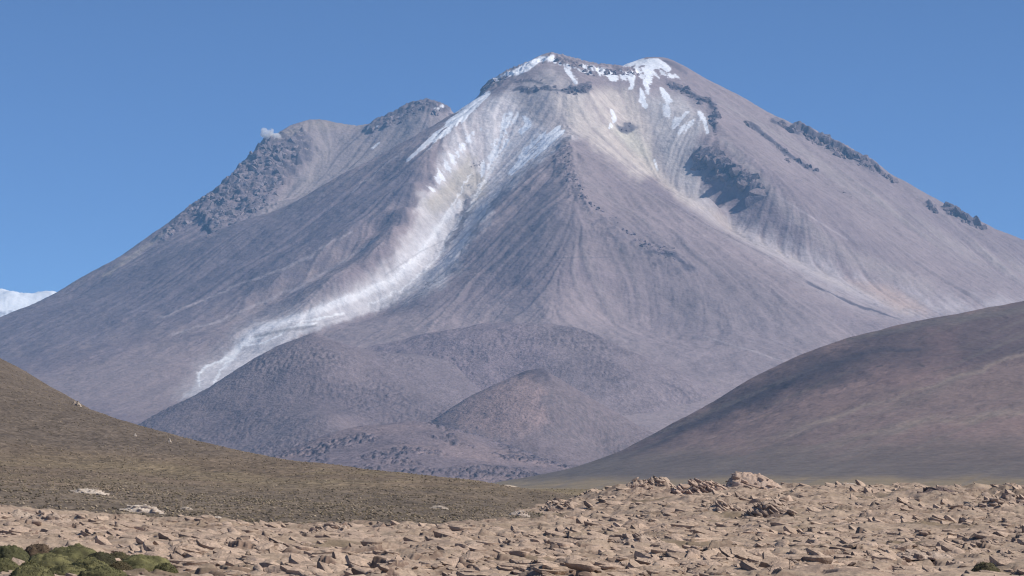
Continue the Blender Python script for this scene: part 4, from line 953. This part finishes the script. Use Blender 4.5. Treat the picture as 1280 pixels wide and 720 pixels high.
# ================================================================ CUSHION PLANTS
def cushion(px, pyt, wpx, d, hgt, label, c1, c2, seed, nbl=2600, part=True):
    R = np.random.default_rng(seed); s = d / F; rx = wpx * s / 2 * 1.08; ry = rx * .9; hgt = hgt * 1.08
    x0 = (px - CX) * s; zt = (HY - pyt) * s; zb = zt - hgt
    root = bpy.data.objects.new('cushion_plant', None); COL.objects.link(root); zb += .16; root.location = (x0, d, zb)
    root.empty_display_size = .2
    tag(root, label, 'plant')
    nu_, nv_ = 56, 26
    uu = np.linspace(0, 2 * np.pi, nu_, endpoint=False); vv = np.linspace(0, 1, nv_)
    V = []
    for v in vv:
        a = v * np.pi / 2
        for u in uu:
            V.append((math.cos(u) * math.sin(a + .02), math.sin(u) * math.sin(a + .02), math.cos(a)))
    V = np.array(V)
    def lump(V):
        return 1 + .08 * fbm(V[:, 0] * 2.1 + seed, V[:, 1] * 2.1 + V[:, 2] * 1.7, 3, seed) + .05 * fbm(V[:, 0] * 9 + seed, V[:, 1] * 9 + V[:, 2] * 7, 2, seed + 2)
    W_ = V * lump(V)[:, None] * np.array([rx, ry, hgt]); 
    idx = np.arange(nu_ * nv_).reshape(nv_, nu_)
    Fc = np.stack([idx[:-1], idx[1:], np.roll(idx, -1, 1)[1:], np.roll(idx, -1, 1)[:-1]], -1).reshape(-1, 4)
    cc = np.array(c2) * .75 + (np.array(c1) - np.array(c2)) * .4 * (fbm(V[:, 0] * 3, V[:, 1] * 3 + V[:, 2], 3, seed)[:, None] + .4)
    me = mesh_from(W_, Fc, 'foliage', True, {'albedo': np.clip(cc, .01, 1)}); me.materials.append(M_LEAF)
    o = bpy.data.objects.new('foliage', me); COL.objects.link(o); o.parent = root
    # short leaf blades standing out of the cushion
    a = np.arccos(R.uniform(0, 1, nbl)); u = R.uniform(0, 2 * np.pi, nbl)
    D = np.stack([np.cos(u) * np.sin(a), np.sin(u) * np.sin(a), np.cos(a)], -1)
    Bp = D * lump(D)[:, None] * np.array([rx, ry, hgt]) * .98
    n_ = D / np.array([rx, ry, hgt]); n_ /= np.linalg.norm(n_, axis=1)[:, None]
    dirn = n_ + R.normal(0, .4, (nbl, 3)) + np.array([0, 0, .25]); dirn /= np.linalg.norm(dirn, axis=1)[:, None]
    side = np.cross(dirn, R.normal(0, 1, (nbl, 3))); side /= np.linalg.norm(side, axis=1)[:, None]
    ln = R.uniform(.02, .06, nbl)[:, None]; wd = R.uniform(.008, .018, nbl)[:, None]
    BV = np.stack([Bp - side * wd, Bp + side * wd, Bp + dirn * ln], 1).reshape(-1, 3)
    BF = np.arange(nbl * 3).reshape(-1, 3)
    mixn = sstep(-.3, .5, fbm(D[:, 0] * 2.5 + seed, D[:, 1] * 2.5 + D[:, 2] * 2, 3, seed + 5) + R.normal(0, .25, nbl))[:, None]
    bc = np.array(c2) * (1 - mixn) + np.array(c1) * mixn; bc = bc * R.uniform(.75, 1.3, (nbl, 1))
    me = mesh_from(BV, BF, 'leaves', False, {'albedo': np.repeat(bc, 3, 0)}); me.materials.append(M_LEAF)
    o = bpy.data.objects.new('leaves', me); COL.objects.link(o); o.parent = root
    return root
G1, G2 = (.25, .23, .10), (.12, .112, .055); Y1 = (.33, .30, .13); D1 = (.085, .085, .04); B1 = (.24, .175, .11); B2 = (.13, .09, .06)
cushion(12, 688, 56, 78, .85, 'dark green cushion at the left edge of the clump', (.20, .19, .085), (.09, .088, .045), 1)
cushion(47, 687, 44, 80, .75, 'dry brown cushion between two green ones', B1, B2, 2)
cushion(92, 688, 78, 79, .80, 'long dark green cushion at the back of the clump', (.25, .235, .10), (.12, .11, .055), 3)
cushion(62, 699, 74, 75, .70, 'bright green cushion in the middle front of the clump', Y1, G2, 4)
cushion(124, 698, 50, 77, .6, 'nearly black-green cushion right of the clump middle', (.13, .12, .058), (.06, .055, .035), 5)
cushion(112, 705, 52, 73.5, .6, 'yellow-green cushion at the very bottom edge', Y1, G2, 6)
cushion(180, 700, 74, 76, .7, 'rightmost spreading green cushion with yellow tips', (.34, .31, .135), (.16, .15, .07), 7)
cushion(4, 706, 52, 73, .6, 'green cushion in the bottom left corner', (.2, .19, .08), G2, 8)
cushion(150, 710, 40, 74, .55, 'olive brown cushion at the bottom edge between green ones', (.17, .135, .07), (.1, .08, .045), 9)
cushion(38, 710, 40, 72, .5, 'straw-tipped cushion beside the white stone', (.18, .17, .07), G2, 10)
cushion(40, 715, 60, 67, .5, 'low green cushion cut by the bottom edge near the left corner', Y1, G2, 15)
cushion(128, 716, 64, 67, .5, 'low green cushion cut by the bottom edge under the clump', G1, G2, 16)
cushion(84, 713, 60, 71.5, .55, 'bright green cushion at the bottom edge under the clump middle', Y1, G2, 12)
cushion(206, 712, 34, 74, .45, 'smallest green cushion at the right end of the clump', (.2, .19, .08), G2, 13)
cushion(148, 697, 40, 79, .6, 'dull brown-green cushion behind the right part of the clump', (.17, .145, .07), (.1, .085, .05), 14)
cushion(1232, 710, 36, 77, .45, 'small dry olive cushion near the bottom right corner', (.20, .18, .09), (.10, .085, .05), 11, 1400)
outcrop(23, 719, 70.5, 9, 13, 3, .1, 'white stone among the green cushions', ((.55, .48, .4), (.5, .42, .34)), 60, ragged=.4)
outcrop(1203, 719, 75, 12, 8, 3, .1, 'white stone beside the small dry cushion', ((.72, .67, .6), (.6, .5, .42)), 61, ragged=.4)

# dry twigs
def twig(px, pyb, pyt, d, seed, label):
    rs = random.Random(seed); s = d / F; bm = bmesh.new()
    def tube(a, b, r0, r1):
        v = (b - a); L = v.length
        if L < 1e-4: return
        M = Matrix.Translation((a + b) / 2) @ v.to_track_quat('Z', 'Y').to_matrix().to_4x4()
        bmesh.ops.create_cone(bm, cap_ends=True, segments=6, radius1=r0, radius2=r1, depth=L, matrix=M)
    H = (pyb - pyt) * s
    p = Vector((0, 0, -.1)); r = .014
    top = []
    for k in range(5):
        q = p + Vector((rs.gauss(.0, .02), rs.gauss(0, .02), (H + .1) / 5)); tube(p, q, r, r * .85); top.append(q); p = q; r *= .85
    for q in top[1:]:
        e = q + Vector((rs.choice((-1, 1)) * rs.uniform(.04, .12), rs.gauss(0, .05), rs.uniform(.03, .12))); tube(q, e, .008, .004)
    me = bpy.data.meshes.new('dry_twig'); bm.to_mesh(me); bm.free(); me.materials.append(M_TW)
    o = bpy.data.objects.new('dry_twig', me); COL.objects.link(o)
    o.location = ((px - CX) * s, d, (HY - pyb) * s); tag(o, label, 'twig')
M_TW = land_mat('twig_bark', (.1, .03), (.2, .2), .02, attr=False, base=(.07, .05, .045))
twig(987, 722, 701, 74, 1, 'thin dead stem standing at the bottom edge, the taller of two')
twig(962, 722, 705, 74, 4, 'thin forked dead stem left of the taller one')

# ================================================================ STEAM
def steam():
    bm = bmesh.new()
    s = 13250 / F
    for (px, py, r, e) in ((341, 173, 8, 1.1), (334, 168, 7, 1.3), (346, 171, 6, 1), (330, 163, 4.5, 1), (339, 163, 3.5, 1)):
        M = Matrix.Translation(Vector(at(px, py, 13250)) - Vector(at(338, 169, 13250))) @ Matrix.Diagonal((r * s * e, r * s, r * s * .8, 1))
        bmesh.ops.create_icosphere(bm, subdivisions=3, radius=1, matrix=M)
    me = bpy.data.meshes.new('steam'); bm.to_mesh(me); bm.free()
    o = bpy.data.objects.new('steam', me); COL.objects.link(o); o.location = at(338, 169, 13250)
    rm = o.modifiers.new('r', 'REMESH'); rm.mode = 'VOXEL'; rm.voxel_size = 3
    m = bpy.data.materials.new('steam'); m.use_nodes = True; nt = m.node_tree; nt.nodes.clear()
    out = nt.nodes.new('ShaderNodeOutputMaterial'); pv = nt.nodes.new('ShaderNodeVolumePrincipled'); pv.inputs['Color'].default_value = (1, 1, 1, 1)
    tc = nt.nodes.new('ShaderNodeTexCoord'); nn = nt.nodes.new('ShaderNodeTexNoise'); nn.inputs['Scale'].default_value = 1 / 22.; nn.inputs['Detail'].default_value = 3
    mr = nt.nodes.new('ShaderNodeMapRange'); mr.inputs[1].default_value = .33; mr.inputs[2].default_value = .56; mr.inputs[3].default_value = 0; mr.inputs[4].default_value = .07
    nt.links.new(tc.outputs['Object'], nn.inputs['Vector']); nt.links.new(nn.outputs['Fac'], mr.inputs[0]); nt.links.new(mr.outputs[0], pv.inputs['Density'])
    nt.links.new(pv.outputs[0], out.inputs['Volume'])
    me.materials.append(m)
    tag(o, 'small white puff of steam above the left crags of the volcano', 'steam', kind='stuff')
steam()

# ================================================================ HAZE, SKY, SUN, CAMERA
bm = bmesh.new(); bmesh.ops.create_cube(bm, size=1)
me = bpy.data.meshes.new('haze'); bm.to_mesh(me); bm.free()
hz = bpy.data.objects.new('haze', me); COL.objects.link(hz)
TOP, BOT = 2130., -200.
hz.scale = (60000, 46000, TOP - BOT); hz.location = (0, 20500, (TOP + BOT) / 2)
m = bpy.data.materials.new('haze'); m.use_nodes = True; nt = m.node_tree; nt.nodes.clear()
out = nt.nodes.new('ShaderNodeOutputMaterial'); pv = nt.nodes.new('ShaderNodeVolumePrincipled')
pv.inputs['Color'].default_value = (.29, .60, .98, 1); pv.inputs['Density'].default_value = 2.9e-5; pv.inputs['Anisotropy'].default_value = 0.0
nt.links.new(pv.outputs[0], out.inputs['Volume']); me.materials.append(m)
tag(hz, 'thin bluish air between the flat and the far mountain', 'haze', kind='stuff')

sdir = Vector((.70, -.18, .66)).normalized()          # towards the sun
sun = bpy.data.lights.new('sun', 'SUN'); sun.energy = 4.7; sun.angle = math.radians(.5); sun.color = (1, .95, .88)
so = bpy.data.objects.new('sun', sun); COL.objects.link(so); so.rotation_euler = sdir.to_track_quat('Z', 'Y').to_euler()
w = bpy.data.worlds.new('World'); sc.world = w; w.use_nodes = True; nt = w.node_tree
bg = nt.nodes['Background']; sky = nt.nodes.new('ShaderNodeTexSky'); sky.sky_type = 'NISHITA'; sky.sun_disc = False
sky.sun_elevation = math.asin(sdir.z); sky.sun_rotation = math.atan2(sdir.x, sdir.y)
sky.altitude = 4000; sky.air_density = .6; sky.dust_density = 0.0; sky.ozone_density = 6.5
nt.links.new(sky.outputs[0], bg.inputs['Color']); bg.inputs['Strength'].default_value = .14

cam = bpy.data.cameras.new('camera'); co = bpy.data.objects.new('camera', cam); COL.objects.link(co); sc.camera = co
co.location = (0, 0, 0); co.rotation_euler = (math.pi / 2, 0, 0)
cam.sensor_width = 36; cam.lens = 36 * F / 1280; cam.shift_y = (HY - 360) / 1280; cam.clip_start = .5; cam.clip_end = 120000

vs = sc.view_settings; vs.view_transform = 'Standard'; vs.look = 'None'; vs.gamma = 1; vs.exposure = 0; vs.use_curve_mapping = False
cy = sc.cycles; cy.use_denoising = True; cy.max_bounces = 6; cy.diffuse_bounces = 2; cy.volume_bounces = 4; cy.filter_width = 1.15; cy.transparent_max_bounces = 8
cy.volume_step_rate = 1; cy.volume_max_steps = 64
